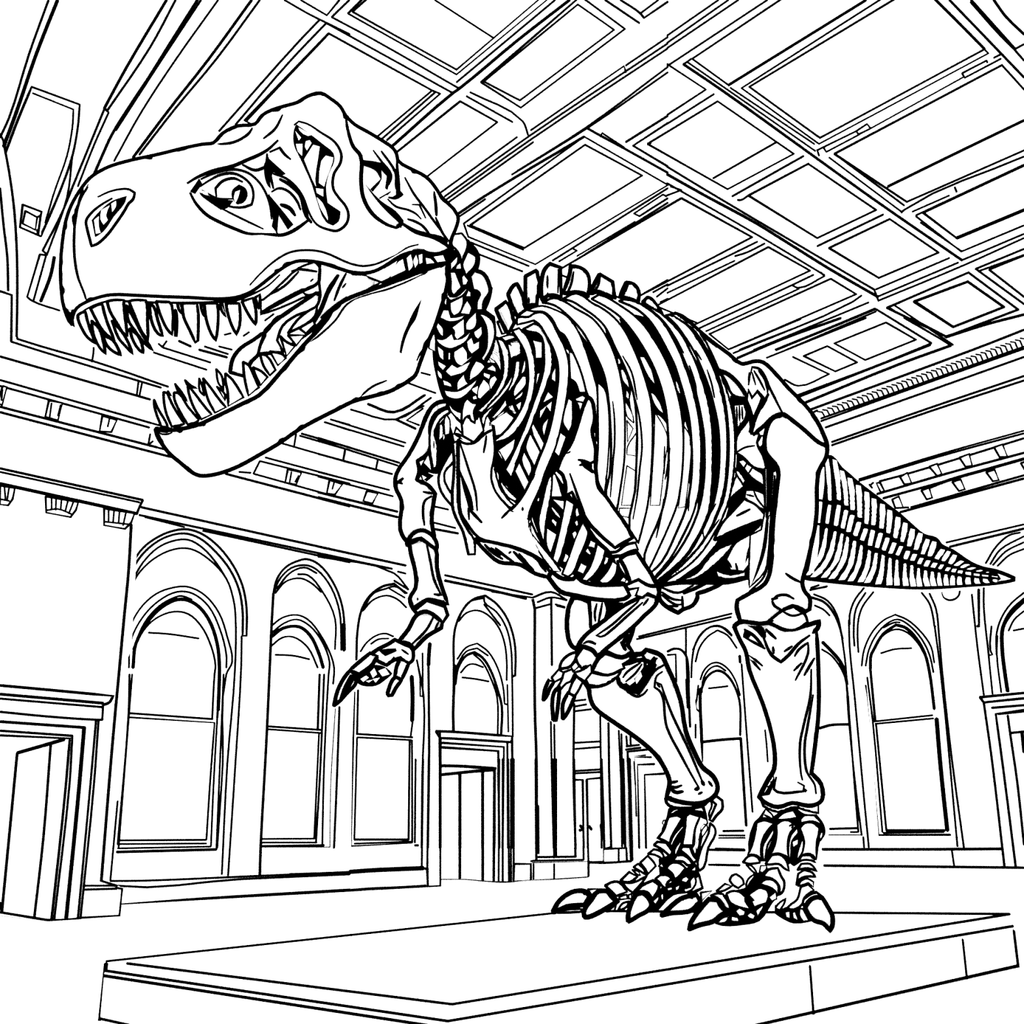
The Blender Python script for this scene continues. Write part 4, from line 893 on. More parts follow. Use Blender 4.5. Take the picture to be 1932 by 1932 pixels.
# sternum and shoulder girdle
bone('sternum', rex, 'E 775,670 800,690 860,690 920,640 968,615 975,740 955,880 980,960 1060,1055 1130,1000 1180,900 1230,800 1300,740 1235,940 1182,1050 1170,1090 1200,1180 1250,1270 1340,1392 1280,1372 1210,1320 1100,1270 980,1240 890,1215 820,1130 790,1080 780,960', shift(BODY, -0.14), 7, th=0.1,
     lines='w5 E 785,690 830,830 870,960 880,1065;w7 E 830,1050 905,1130;w5 E 830,1050 835,1115;w6 E 1015,1105 1060,1058;w4.5 E 1170,1080 1165,1155;w5 E 1130,1045 1130,1065;w5 E 915,745 925,690 930,650',
     fills='E 775,815 800,870 850,990 862,1065 832,1055 800,940')
bone('sternum_head', rex, 'O 455,1550 490,1500 540,1545 600,1540 550,1620 560,1700 600,1660 640,1800 550,1905 400,1830 370,1830 390,1770 450,1830 440,1740', shift(BODY, -0.2), 6, lines='O 450,1740 475,1680 510,1660 520,1700 560,1730 565,1660;O 600,1620 580,1700', fills='O 500,1660 520,1655 530,1700 490,1690;O 370,1840 420,1840 460,1890 400,1860')
bone('clavicle', rex, 'E 742,690 752,800 742,1040 760,1100 800,1180 830,1305 865,1305 862,1230 812,1150 780,1080 770,900 767,680', shift(BODY, -0.05), 7, th=0.06)
bone('shoulder_strap', rex, 'E 722,500 690,510 650,545 620,620 618,730 635,830 655,825 658,700 642,640 672,565 725,522', shift(BODY, -0.02), 6, th=0.05, lines='E 640,680 640,720', lw=3)
bone('rib', rex, 'E 750,715 700,795 665,880 680,960 740,1040 750,1005 700,905 700,850 750,790', shift(BODY, 0.05), 6, th=0.05)
bone('shoulder_gap_shade', rex, 'E 690,520 745,640 750,780 690,850 650,860 600,850 545,860 610,740 660,600 O 380,1600 300,1560', shift(BODY, 0.2), 2, th=0.05, black=True, label='solid black stand-in for shade between the white bones')  # black filler for the shade behind the shoulder bones
for s in ('O 300,1650 330,1700 330,1830 285,1840 280,1700', 'O 235,1740 265,1740 270,1850 230,1900', 'E 610,745 625,820 630,850 580,800', 'E 565,860 605,880 580,900', 'E 690,620 700,660 690,690', 'O 320,1520 360,1600 440,1640 430,1710 370,1660 330,1600'):
    bone('shoulder_bone', rex, s, shift(BODY, 0.06), 4, th=0.03)

# ---------------- near (left) arm
ARM = affine((1100, 760, 5.95), (1190, 1020, 5.85), (1240, 1100, 5.8))
NARM = lambda x, y: 5.95 - 0.0004 * (y - 760)
bone('humerus', rex, 'N 395,10 420,-45 450,-20 468,70 470,130 452,200 478,340 475,430 485,540 500,620 550,680 620,780 700,890 748,985 690,1015 620,1058 500,955 430,880 350,750 305,652 265,672 240,530 198,490 235,395 290,310 340,190', NARM, 8, th=0.12,
     lines='w5.5 N 290,515 320,600 370,740 420,840 480,920 610,1050;w6 N 350,415 400,425 440,442 472,420;w6 N 360,455 400,450 450,490 472,520;w4 N 240,390 295,355', fills='N 365,410 440,442 474,425 484,535 430,500 380,460')
bone('humerus_head', rex, 'M 630,1050 690,1022 722,1040 718,1105 690,1160 660,1250 640,1240 665,1130', shift(NARM, 0.1), 6, lines='M 650,1070 700,1080 690,1150', fills='M 640,1110 665,1120 660,1260 600,1340 640,1240')
bone('elbow_cuff', rex, 'N 582,1090 630,1085 700,1035 770,1018 788,1070 740,1080 660,1115 600,1132', shift(NARM, -0.06), 7, lines='N 600,1115 660,1110', lw=5)
bone('radius', rex, 'N 655,1140 700,1108 780,1090 805,1130 845,1190 885,1250 925,1335 860,1330 790,1290 730,1312 720,1280 690,1200', shift(NARM, -0.03), 8)
bone('ulna', rex, 'N 635,1152 665,1158 730,1285 700,1280 650,1200', shift(NARM, 0.02), 6)
bone('elbow', rex, 'N 690,1330 790,1290 870,1335 925,1340 938,1380 925,1418 860,1388 820,1420 770,1405 790,1350 720,1362', shift(NARM, -0.08), 7.5)
LOWER = shift(NARM, -0.05)
bone('forearm', rex, 'N 790,1425 850,1395 920,1418 925,1450 900,1490 840,1545 760,1625 640,1725 540,1805 490,1855 460,1805 390,1778 345,1770 400,1700 500,1620 600,1540 700,1470', LOWER, 9, th=0.11,
     lines='w5 N 800,1440 700,1525 600,1615 490,1692;w5.5 N 822,1455 700,1562 600,1652 520,1705 480,1695;w5.5 N 825,1478 862,1430;w5 N 390,1755 430,1738 480,1755', fills='N 400,1750 440,1738 485,1750 480,1770 440,1755')
HAND = shift(NARM, -0.02)
hand = bone('hand', rex, 'I 525,545 580,470 645,495 685,545 640,622 600,608 570,622 540,585', HAND, 7)
for s, ww in (('I 540,500 520,565 480,612 440,622 405,628 425,570 480,520', 7), ('I 350,690 400,632 437,650 430,692 372,722', 6), ('I 440,650 500,628 520,655 485,720 460,730 400,800 385,770 420,715', 6), ('I 560,640 635,595 645,650 592,715 530,675 520,650', 6), ('I 530,680 577,722 540,795 500,850 468,825 495,740', 6), ('I 490,600 530,575 550,610 505,648', 5)):
    bone('finger_bone', hand, s, shift(HAND, -0.02), ww)
for s in ('I 290,855 300,780 330,705 368,722 340,765 312,830', 'I 362,1000 356,850 378,780 410,760 402,850 385,1000', 'I 432,992 432,880 470,800 520,825 500,875 455,965'):
    bone('claw', hand, s, shift(HAND, -0.04), 8)
# ---------------- far (right) arm
RARM = lambda x, y: 6.05 - 0.0006 * (y - 760)
bone('humerus', rex, 'E 715,458 660,468 612,515 562,640 500,760 435,860 428,930 462,1010 455,1170 490,1242 530,1185 580,1172 640,1220 650,1240 628,1120 638,1020 648,970 610,925 545,895 560,850 550,790 610,745 625,690 620,600 650,530 720,490', RARM, 9, th=0.13,
     lines='w5.5 E 625,985 590,1010 580,1080 588,1145;w5.5 E 580,960 640,970;w6 E 545,795 610,748 640,830;w7 E 430,915 470,885;w6 E 430,900 465,915', fills='E 560,825 600,850 642,870 600,905 548,862')
bone('elbow_cuff', rex, 'E 488,1252 520,1195 570,1172 625,1195 655,1240 658,1282 620,1255 570,1217 520,1232 500,1258', shift(RARM, -0.04), 8)
bone('forearm', rex, 'E 505,1245 560,1218 610,1240 650,1275 657,1380 682,1480 718,1580 640,1560 600,1558 545,1592 522,1605 508,1550 540,1490 538,1400 515,1310', shift(RARM, 0.02), 9, th=0.11, lines='w5.5 E 600,1250 620,1340 640,1440 680,1530;w6 E 640,1525 685,1532;w4 E 550,1545 550,1560')
bone('wrist_cuff', rex, 'E 530,1612 600,1558 700,1592 717,1640 690,1682 600,1620 545,1632', shift(RARM, -0.04), 8.5)
bone('wrist', rex, 'E 545,1640 600,1620 690,1665 682,1712 600,1760 530,1832 500,1800 440,1792 500,1718', RARM, 9, lines='w5.5 E 640,1645 600,1720 520,1800;w5 E 665,1680 645,1720;w4 E 560,1770 600,1725')
RH = shift(RARM, -0.03)
hand = bone('hand', rex, 'H 520,440 560,412 640,450 692,470 692,560 660,590 600,545 540,570 500,600 420,560 380,520 440,480', RH, 8, lines='w5 H 610,485 660,520;w5 H 660,450 690,500;w6 H 440,480 490,520 570,490;w5 H 345,610 440,545;w5 H 530,580 555,540', fills='H 440,490 500,478 570,475 570,500 490,535 460,510')
for s, ww in (('H 280,592 380,510 430,532 400,590 340,640 300,665 235,632', 8), ('H 575,600 600,553 662,582 640,640 610,702 560,680', 8)):
    bone('finger_bone', hand, s, shift(RH, -0.03), ww)
bone('finger_bone', hand, 'H 290,700 400,608 480,618 535,660 500,690 420,742 330,742 288,722', shift(RH, 0.02), 6, lights='H 310,700 350,675 370,690 330,720;H 380,650 410,620 430,665 400,690;H 440,640 490,620 520,665 470,680;H 400,700 450,690 420,725;H 350,715 400,705 370,725', fills='H 290,700 400,608 480,618 535,660 500,690 420,742 330,742 288,722')
for s in ('H 115,895 140,790 190,690 232,638 270,668 220,760 170,850', 'H 168,852 190,780 240,680 282,680 272,740 222,792', 'H 505,805 540,710 565,683 607,712 570,762 540,818 515,822'):
    bone('claw', hand, s, shift(RH, -0.05), 8)

# ---------------- belly and lower ribs
bone('belly_gap_shade', rex, 'N 0,560 160,480 310,700 480,980 600,1100 640,1200 720,1290 600,1320 500,1310 350,1270 150,1130 60,950 10,800', shift(BODY, 0.12), 2, th=0.05, black=True, label='solid black stand-in for shade between the white bones')  # black body playing the shade behind the lower ribs
for s, ww in (('N 60,880 90,720 130,560 165,500 150,680 110,900 105,1042', 5), ('N 163,1140 210,950 260,702 322,740 290,870 230,1100 200,1172', 5), ('N 233,1250 290,1100 340,960 385,868 422,940 410,1000 360,1120 310,1242 280,1268', 5), ('N 373,1290 440,1190 490,1030 547,1075 532,1140 470,1250 410,1302', 5), ('N 500,1300 560,1230 600,1155 637,1180 622,1250 572,1310 530,1322', 5),
              ('N 120,910 195,960 150,1100 120,1040', 4), ('N 155,700 250,712 245,790', 4), ('N 150,860 165,840 195,870 190,910', 4), ('N 235,1160 255,1095 290,1120 260,1165', 4), ('N 300,950 330,930 345,960 320,1000', 4), ('N 340,1230 370,1165 415,1190 390,1250', 4), ('N 420,1050 440,1000 480,1020 470,1060', 4), ('N 155,520 185,520 235,685 155,685', 4), ('N 400,1080 420,1060 450,1110 430,1105', 3), ('N 530,1190 550,1120 575,1130 560,1170', 4), ('N 650,1300 680,1270 700,1285 690,1310', 4), ('N 330,780 345,760 360,820 335,835', 3), ('N 325,870 345,850 350,890 335,900', 3), ('N 140,740 200,800 230,855 180,810', 4), ('N 45,690 65,680 70,715 55,720', 3), ('N 60,640 85,580 90,620 65,680', 4)):
    bone('rib', rex, s, shift(BODY, 0.03), ww, th=0.05)
bone('rib', rex, 'E 1180,1080 1160,1150 1210,1230 1290,1330 1340,1400 1300,1400 1220,1290 1175,1180', shift(BODY, -0.16), 4, th=0.04)
bone('belly_rib_strip', rex, 'E 865,1222 1000,1245 1130,1285 1230,1342 1282,1402 1270,1432 1200,1412 1120,1365 1090,1358 1000,1348 930,1292', shift(BODY, 0.02), 8, th=0.06, lines='w6 E 920,1250 960,1290 1020,1332;w6 E 980,1270 1040,1320 1080,1347;w7 E 1080,1290 1140,1350 1190,1392;w6 E 1210,1340 1260,1402;w5 E 955,1268 1010,1310;w5 E 1110,1300 1170,1370;w5 E 1055,1300 1065,1290', lw=6)
bone('pubic_boot', rex, 'E 1272,1432 1290,1400 1350,1440 1410,1442 1430,1418 1450,1450 1530,1472 1620,1472 1690,1470 1720,1532 1690,1552 1540,1555 1420,1532 1340,1512', shift(BODY, -0.06), 9.5, th=0.1)

# ---------------- hips
HIP = affine((1390, 850, 7.5), (1540, 850, 7.55), (1450, 1100, 7.35))
bone('pelvis_gap_shade', rex, 'F 310,430 400,440 425,500 470,640 520,700 570,850 520,1080 420,1440 300,1470 100,1470 10,1450 200,1300 300,1050 345,800 340,620', shift(HIP, 0.35), 2, th=0.05, black=True, label='solid black stand-in for shade between the white bones')  # black backing that imitates the shade inside the pelvis
for s, ww, l in (('F 330,480 385,475 398,540 352,605 335,545', 4, 'F 345,490 348,580;F 360,485 362,585;F 375,490 378,560'), ('F 340,745 345,655 415,560 425,640 470,640 460,700 490,760 512,840 440,825 380,768', 6, 'F 340,745 390,715 445,705'), ('F 350,790 380,780 440,830 490,860 495,925 440,892 400,852', 5, 'F 380,840 405,795;F 410,860 435,820'), ('F 335,830 360,850 395,900 380,918 345,862', 5, ''), ('F 395,950 440,950 497,970 502,1060 450,1042 388,992', 5, 'F 440,955 460,1000 500,1050;F 400,975 440,985'), ('F 290,1050 330,900 345,870 385,930 310,1000', 5, ''), ('F 455,690 480,650 495,650 490,700 470,720', 5, '')):
    bone('pelvis_bone', rex, s, shift(HIP, 0.18), ww, th=0.06, lines=l, lw=4)
PEL = shift(HIP, 0.1)
bone('ischium', rex, 'N 1340,1000 1400,880 1480,790 1560,702 1640,740 1700,800 1730,830 1705,870 1600,910 1480,965', PEL, 6, th=0.08, lines='w6 N 1505,825 1605,775;w10 N 1345,1000 1500,935 1690,855')
bone('pubis', rex, 'N 1430,1140 1500,1020 1600,960 1700,870 1720,950 1690,1060 1600,1180 1560,1230 1460,1220', shift(PEL, 0.04), 5, th=0.06, fills='N 1640,960 1650,980 1600,1110 1565,1180 1590,1060', lines='w4 N 1670,960 1690,970 1680,1040;w4 N 1440,1150 1470,1200;w5 N 1500,1170 1515,1230')
bone('pubis', rex, 'N 1070,1297 1210,1240 1300,1130 1380,1060 1500,1012 1440,1092 1350,1182 1210,1282 1080,1307', shift(PEL, -0.04), 7, th=0.07, fills='N 1225,1180 1300,1090 1340,1040 1360,1070 1290,1140 1235,1215')
bone('pubis', rex, 'N 1335,1200 1380,1230 1460,1252 1570,1230 1572,1265 1450,1287 1370,1272', shift(PEL, -0.05), 6, th=0.06)
bone('belly_rib_end', rex, 'N 945,1332 1080,1310 1280,1310 1420,1310 1280,1372 1215,1390 1220,1420 1180,1480 1110,1510 1080,1532 990,1482 945,1430', shift(BODY, 0.2), 9, th=0.08, lines='w5.5 N 955,1345 1080,1385 1190,1330;w5.5 N 960,1380 1040,1430 1110,1440;w5 N 960,1400 1060,1470 1115,1470;w6 N 1110,1410 1115,1510;w5 N 1000,1480 1080,1485;w8 N 1120,1390 1280,1320;w6 N 1220,1380 1215,1420')
bone('sacrum', rex, 'F 250,290 300,312 360,368 402,440 380,442 320,422 290,360', shift(HIP, 0.05), 6, th=0.06)
ilium = bone('ilium', rex, 'M 1360,430 1420,452 1530,548 1640,640 1760,728 1850,798 1900,792 F 440,240 490,245 550,298 630,388 710,468 780,555 830,655 848,702 800,692 720,622 640,557 600,532 550,545 500,592 440,642 420,625 440,560 478,470 488,440 460,405 430,442 410,400 405,440 360,370 300,312 250,290 F 240,300 200,200 150,110', shift(HIP, 0.0), 8.5, th=0.12,
     lines='w5.5 F 600,530 560,450 525,380 500,320 470,280 430,270 410,370;w5 F 415,300 412,360;w4.5 F 440,290 470,340 500,400;w4.5 F 465,290 500,340 515,400;w4 F 430,300 450,370;w8 F 520,420 480,500 440,590 428,630;w6 F 600,525 545,545;w4 F 520,350 515,420', lw=5)
FEM = lambda x, y: 7.45 - 0.0009 * (y - 800)
bone('femur', rex, 'F 602,530 640,557 720,622 800,690 846,708 838,770 800,840 787,930 787,1020 782,1120 757,1250 727,1380 706,1462 720,1512 747,1545 747,1610 725,1622 660,1592 590,1622 520,1682 365,1672 345,1602 350,1560 420,1520 500,1470 530,1400 540,1250 550,1100 567,950 572,830 512,752 500,720 510,620 540,560', FEM, 9.5, th=0.2, rr=24,
     lines='w5.5 F 555,870 548,1000 532,1150 522,1300 495,1430 415,1510;w6 F 540,1562 570,1535 620,1530 662,1552;w6 F 540,1562 555,1590 592,1612;w6 F 615,1410 650,1435 702,1462;w6 F 590,1615 650,1592 700,1625;w5 F 590,1620 640,1640 700,1640')
bone('femur_ridge', rex, 'F 500,830 512,830 515,1000 507,1100 530,1090 545,850 570,840 555,1000 540,1100 525,1300 500,1400 415,1490 412,1420 420,1200 440,1190 480,1170 500,1060', shift(FEM, 0.12), 4.5, th=0.08, fills='F 508,1090 525,1100 508,1270 470,1390 420,1490 450,1400 485,1270')

# ---------------- near (left) leg
SHIN = lambda x, y: 7.2 + 0.0013 * (y - 1180)
bone('kneecap', rex, 'J 330,242 420,172 490,148 530,175 562,200 578,245 500,292 440,292 370,262', shift(SHIN, -0.1), 7, lines='w5 J 420,178 480,205 550,190;w6 J 390,95 350,100', lw=5)
bone('tibia', rex, 'J 115,272 145,248 240,240 330,247 440,292 580,262 650,238 640,282 612,310 632,300 642,480 645,800 625,1000 600,1190 662,1260 668,1350 640,1380 580,1392 480,1375 390,1402 310,1372 272,1340 330,1230 365,1170 370,1060 340,900 290,740 210,540 190,430 150,350', SHIN, 9.5, th=0.2, rr=24,
     lines='w7 J 300,340 350,450 410,495 460,450 520,380 590,328;w6.5 J 180,290 240,330 300,400;w6 J 175,335 310,412;w9 J 290,280 310,340;w7 J 315,290 380,350;w6 J 360,400 365,442;w6 J 430,430 480,395;w5.5 J 580,372 520,420 495,460;w5.5 J 580,372 580,440 500,610;w5.5 J 490,550 540,500;w6 J 620,470 590,520 555,580;w6 J 215,470 280,545;w5.5 J 205,445 295,520;w5.5 J 600,540 595,700 550,900 530,1000 535,1190 545,1235;w5.5 J 612,700 575,910 560,1000 562,1130 575,1190 620,1260 630,1320;w5.5 J 380,1215 365,1290 390,1310 550,1305 555,1270 515,1248;w8 J 555,1300 570,1300',
     fills='J 355,1170 335,1240 272,1338 340,1328 370,1240;J 195,265 290,270 320,310 290,345 240,290;J 180,295 230,320 210,345 170,330')
bone('ankle_bone', rex, 'J 285,1355 390,1397 480,1377 600,1397 645,1372 645,1442 560,1420 490,1402 390,1432 300,1397', shift(SHIN, 0.02), 7, th=0.1)
FT = lambda x, y: 7.72 + 0.0010 * (1480 - x) - 0.0002 * (y - 1540)
lfoot = bone('foot', rex, 'R 1060,330 1120,240 1200,320 1300,255 1400,235 1500,295 1620,300 1690,400 1700,490 1650,560 1620,740 1480,750 1400,800 1340,760 1180,760 1090,750 1000,760 960,690 1010,380', shift(FT, 0.16), 4, th=0.1, black=True, label='solid black stand-in for shade between the white bones')  # own mesh is black, standing for shade between the metatarsals
bone('toe_gap_shade', lfoot, 'R 1040,880 1090,840 1240,830 1290,950 1240,1090 1180,1170 1060,1340 900,1380 700,1390 625,1370 760,1270 700,1100 820,1050 940,1010 1000,880', shift(FT, 0.14), 3, th=0.06, black=True, label='solid black stand-in for shade between the white bones')  # black filler as shade between the bones of the middle toe
bone('toe_gap_shade', lfoot, 'R 1215,1190 1270,1240 1330,1210 1450,1210 1600,1340 1400,1365 1290,1320 1215,1270', shift(FT, 0.14), 3, th=0.06, black=True, label='solid black stand-in for shade between the white bones')  # black filler as shade under the outer toe
for s, ww in (('R 1030,375 1110,352 1200,385 1110,500 1078,600 1078,742 1030,702 945,692 985,600 1020,450', 7), ('R 1078,332 1120,242 1192,310 1192,352 1110,332', 5), ('R 1225,400 1280,358 1350,358 1420,412 1360,480 1337,600 1347,722 1290,692 1240,680 1168,692 1210,600 1230,480', 6), ('R 1222,347 1300,280 1390,258 1428,325 1360,340 1290,347', 5), ('R 1458,432 1500,385 1580,378 1650,432 1640,500 1625,560 1620,732 1560,685 1478,692 1500,560', 6), ('R 1465,342 1500,308 1600,308 1668,392 1580,362 1470,377', 5), ('R 1650,500 1680,448 1687,500 1655,562', 5),
              ('R 1095,742 1090,620 1140,520 1200,430 1202,480 1140,600 1112,742', 5), ('R 1350,782 1345,620 1370,500 1430,430 1442,480 1380,560 1370,702', 5), ('R 1380,562 1440,538 1442,590 1390,622', 4), ('R 1420,762 1430,690 1470,560 1490,518 1492,640 1450,722', 5), ('R 1130,620 1165,545 1185,545 1140,650', 4)):
    bone('metatarsal', lfoot, s, FT, ww * 0.85, lines={'R 12': 'w6 R 1355,410 1390,390 1380,430', 'R 10': 'w5 R 1110,300 1180,340'}.get(s[:4], ''))
for s, ww in (('R 895,767 950,708 1010,703 1062,750 1062,772 960,782', 6), ('R 928,790 980,800 1042,882 1010,872', 5), ('R 1118,782 1180,698 1260,693 1322,750 1352,852 1310,832 1250,785 1150,790', 6), ('R 1093,902 1150,838 1240,823 1282,920 1302,950 1292,1052 1250,1092 1250,1000 1180,930 1110,912', 7), ('R 1058,982 1120,938 1200,948 1242,1000 1242,1082 1180,1022', 5), ('R 1433,762 1480,698 1560,698 1617,770 1560,747 1480,747', 6), ('R 1433,842 1470,783 1560,783 1627,857 1540,827', 6), ('R 1423,992 1440,880 1500,843 1580,868 1612,912 1530,907 1460,932', 6), ('R 1438,1002 1470,950 1530,928 1592,960 1592,1012 1540,970 1480,992', 5), ('R 1465,1010 1540,985 1595,1040 1500,1122 1480,1182 1400,1232 1325,1222 1370,1180 1430,1132', 6),
              ('R 1305,1250 1360,1250 1362,1322 1320,1312', 5), ('R 1378,1262 1410,1250 1442,1342 1390,1322', 5), ('R 1455,1220 1490,1228 1545,1342 1490,1352 1450,1290', 5), ('R 578,1095 640,1073 700,1080 760,1180 782,1250 730,1232 700,1180 640,1115', 6), ('R 733,1075 790,1050 860,1058 922,1110 922,1150 982,1232 960,1232 810,1190 768,1160', 6), ('R 948,1087 1000,1050 1060,1018 1132,1040 1152,1090 1130,1170 1060,1192 1010,1212 980,1150 1002,1140', 6), ('R 818,1247 860,1213 922,1250 912,1292 860,1302', 5), ('R 778,1292 850,1310 862,1352 780,1347', 5), ('R 628,1367 700,1308 762,1293 742,1350 690,1372', 6), ('R 928,1292 970,1258 1022,1290 1002,1332 960,1322', 5), ('R 1018,1242 1090,1188 1102,1210 1040,1302', 5),
              ('R 480,1065 592,1048 490,1152', 6), ('R 635,1050 720,978 792,1000 720,1042 660,1057', 6), ('R 763,945 790,898 830,883 892,930 907,980 850,1022 800,992', 6), ('R 928,1002 950,930 1000,888 1012,910 960,980 940,1022', 5), ('R 1215,1220 1240,1180 1320,1120 1300,1180 1260,1240', 5), ('R 1060,860 1070,800 1130,800 1130,830 1090,870', 4), ('R 1150,1110 1220,1060 1230,1130 1180,1150', 4)):
    bone('toe_bone', lfoot, s, shift(FT, -0.02), ww * 0.95)
for s in ('R 1505,1212 1560,1138 1620,1110 1682,1120 1742,1220 1780,1300 1775,1400 1755,1440 1690,1372 1600,1342 1540,1282', 'R 368,1425 380,1370 400,1330 480,1220 560,1130 650,1140 700,1220 782,1252 690,1282 600,1352 480,1382', 'R 92,1292 180,1208 280,1128 370,1098 440,1088 477,1150 390,1242 300,1262 200,1268'):
    bone('claw', lfoot, s, shift(FT, -0.06), 10, lines={'R 15': 'w7 R 1500,1130 1560,1080 1620,1062 1690,1110;w5 R 1585,1135 1610,1095', 'R 36': 'w8 R 600,1110 660,1140 690,1180 700,1225', 'R 92': 'w5 R 365,1115 395,1120 410,1090'}.get(s[:4], ''))

# ---------------- far (right) leg
RFEM = lambda x, y: 8.4 + 0 * x
bone('femur', rex, 'I 505,105 560,110 625,140 640,330 700,300 945,130 945,330 905,450 942,505 862,542 750,502 690,542 540,482 500,460 472,400 470,200', RFEM, 9.5, th=0.16, lines='w5 I 630,145 640,330;w5.5 I 680,150 665,220 670,280;w6 I 720,145 690,300;w8 I 770,160 760,240;w6 I 800,170 800,200;w7 I 640,210 625,330;w9 I 905,370 870,440 890,490;w6 I 855,430 885,490', fills='I 730,140 880,140 700,320 745,200;I 905,380 915,440 880,450 885,410')
bone('femur_end', rex, 'I 740,515 850,545 922,498 925,560 870,592 882,620 760,672 650,642 690,560', shift(RFEM, 0.02), 7)
RSH = lambda x, y: 8.5 + 0.0013 * (y - 1250)
bone('knee_joint', rex, 'I 640,650 750,672 862,630 832,682 700,752 620,742 598,702', shift(RSH, -0.03), 6.5)
bone('tibia', rex, 'I 590,722 622,752 720,742 830,680 852,742 985,800 1050,700 1100,600 1020,560 870,600 950,522 1010,515 1040,487 1150,528 1190,600 1290,850 1330,1080 1400,1250 1450,1342 1530,1410 1562,1490 1535,1552 1440,1602 1280,1592 1188,1562 1210,1450 1180,1360 1100,1240 960,1120 800,1010 660,902 630,830 620,770', RSH, 10, th=0.2, rr=24,
     lines='''w5.5 I 825,680 832,720 860,770 920,805 985,828 1020,810 1050,775;w6.5 I 850,720 900,770 980,798 1040,720 1100,640 1165,600;w5.5 I 1160,645 1115,680 1100,760 1140,790 1165,850 1175,960 1190,1050 1290,1250 1360,1380 1425,1495;w5.5 I 1115,725 1150,740 1180,830 1230,960 1330,1170 1400,1330 1460,1472;w8 I 1445,1440 1462,1475;w7 I 1215,1458 1268,1445;w6 I 1215,1478 1250,1490 1300,1475;w7.5 I 1220,1500 1250,1525 1310,1520;w9 I 1395,1505 1425,1498;w5.5 I 1420,1540 1450,1525;w6 I 1495,1445 1522,1482;w7 I 1010,520 1030,560 1030,640;w7 I 1100,540 1050,620 1030,690;w5 I 1120,735 1140,760;w5.5 I 870,690 900,650 1000,580;w5 I 890,720 960,660 1010,590;w6 I 870,600 920,560 1000,520''',
     fills='I 868,735 900,725 960,690 1000,640 1030,590 1040,560 1035,640 1105,542 1128,545 1060,690 985,797 920,775',
     lights='I 900,730 950,700 960,715 920,745;I 960,700 1000,650 1010,680 970,735')
bone('ankle_bone', rex, 'I 1185,1568 1290,1597 1440,1597 1492,1575 1470,1612 1400,1632 1230,1632 1190,1602', shift(RSH, 0.02), 8, th=0.1)
RF = affine((1310, 1520, 8.95), (1185, 1742, 8.75), (1045, 1725, 9.35))
rfoot = bone('foot', rex, 'Q 1400,280 1560,245 1800,245 1835,420 1780,600 1745,760 1720,880 1640,900 1560,860 1450,860 1450,740 1380,680 1320,560 1380,380', shift(RF, 0.16), 4, th=0.1, black=True, label='solid black stand-in for shade between the white bones')  # black mesh of its own, added as shade among the metatarsals
bone('toe_gap_shade', rfoot, 'Q 1290,850 1440,800 1560,980 1700,900 1740,1000 1760,1170 1620,1230 1450,1260 1260,1450 1195,1440 1195,1330 1320,1180 1300,1040', shift(RF, 0.14), 3, th=0.06, black=True, label='solid black stand-in for shade between the white bones')  # black filler imitating shade between the far toes
for s, ww in (('Q 1390,370 1500,353 1557,385 1500,480 1432,600 1412,682 1350,640 1270,612 1340,530 1375,430', 8), ('Q 1393,342 1460,288 1560,268 1577,290 1480,310 1450,332', 5), ('Q 1598,362 1640,333 1752,370 1700,500 1672,692 1640,692 1553,692 1580,560', 6), ('Q 1655,282 1780,258 1797,310 1700,302', 5), ('Q 1690,682 1700,520 1760,368 1832,400 1842,440 1760,560 1742,702 1700,802 1665,732', 5), ('Q 1765,502 1800,453 1832,458 1842,500 1780,602', 4), ('Q 1415,682 1460,580 1560,468 1572,490 1500,580 1432,702', 5), ('Q 1463,792 1470,738 1530,648 1542,670 1482,802', 5), ('Q 1870,440 1920,488 1932,560 1850,720 1800,940 1752,982 1730,950 1760,760 1850,560', 7), ('Q 1870,162 1960,145 1950,200 1882,412 1855,342 1890,240', 6), ('Q 1340,410 1360,405 1345,470 1325,440', 4), ('Q 1710,780 1715,640 1740,620 1745,700', 3)):
    bone('metatarsal', rfoot, s, RF, ww * 0.85)
bone('metatarsal', rfoot, 'L 1088,90 1130,68 1168,98 1168,150 1132,190 1108,225 1090,215 1130,120', shift(RF, -0.02), 7)
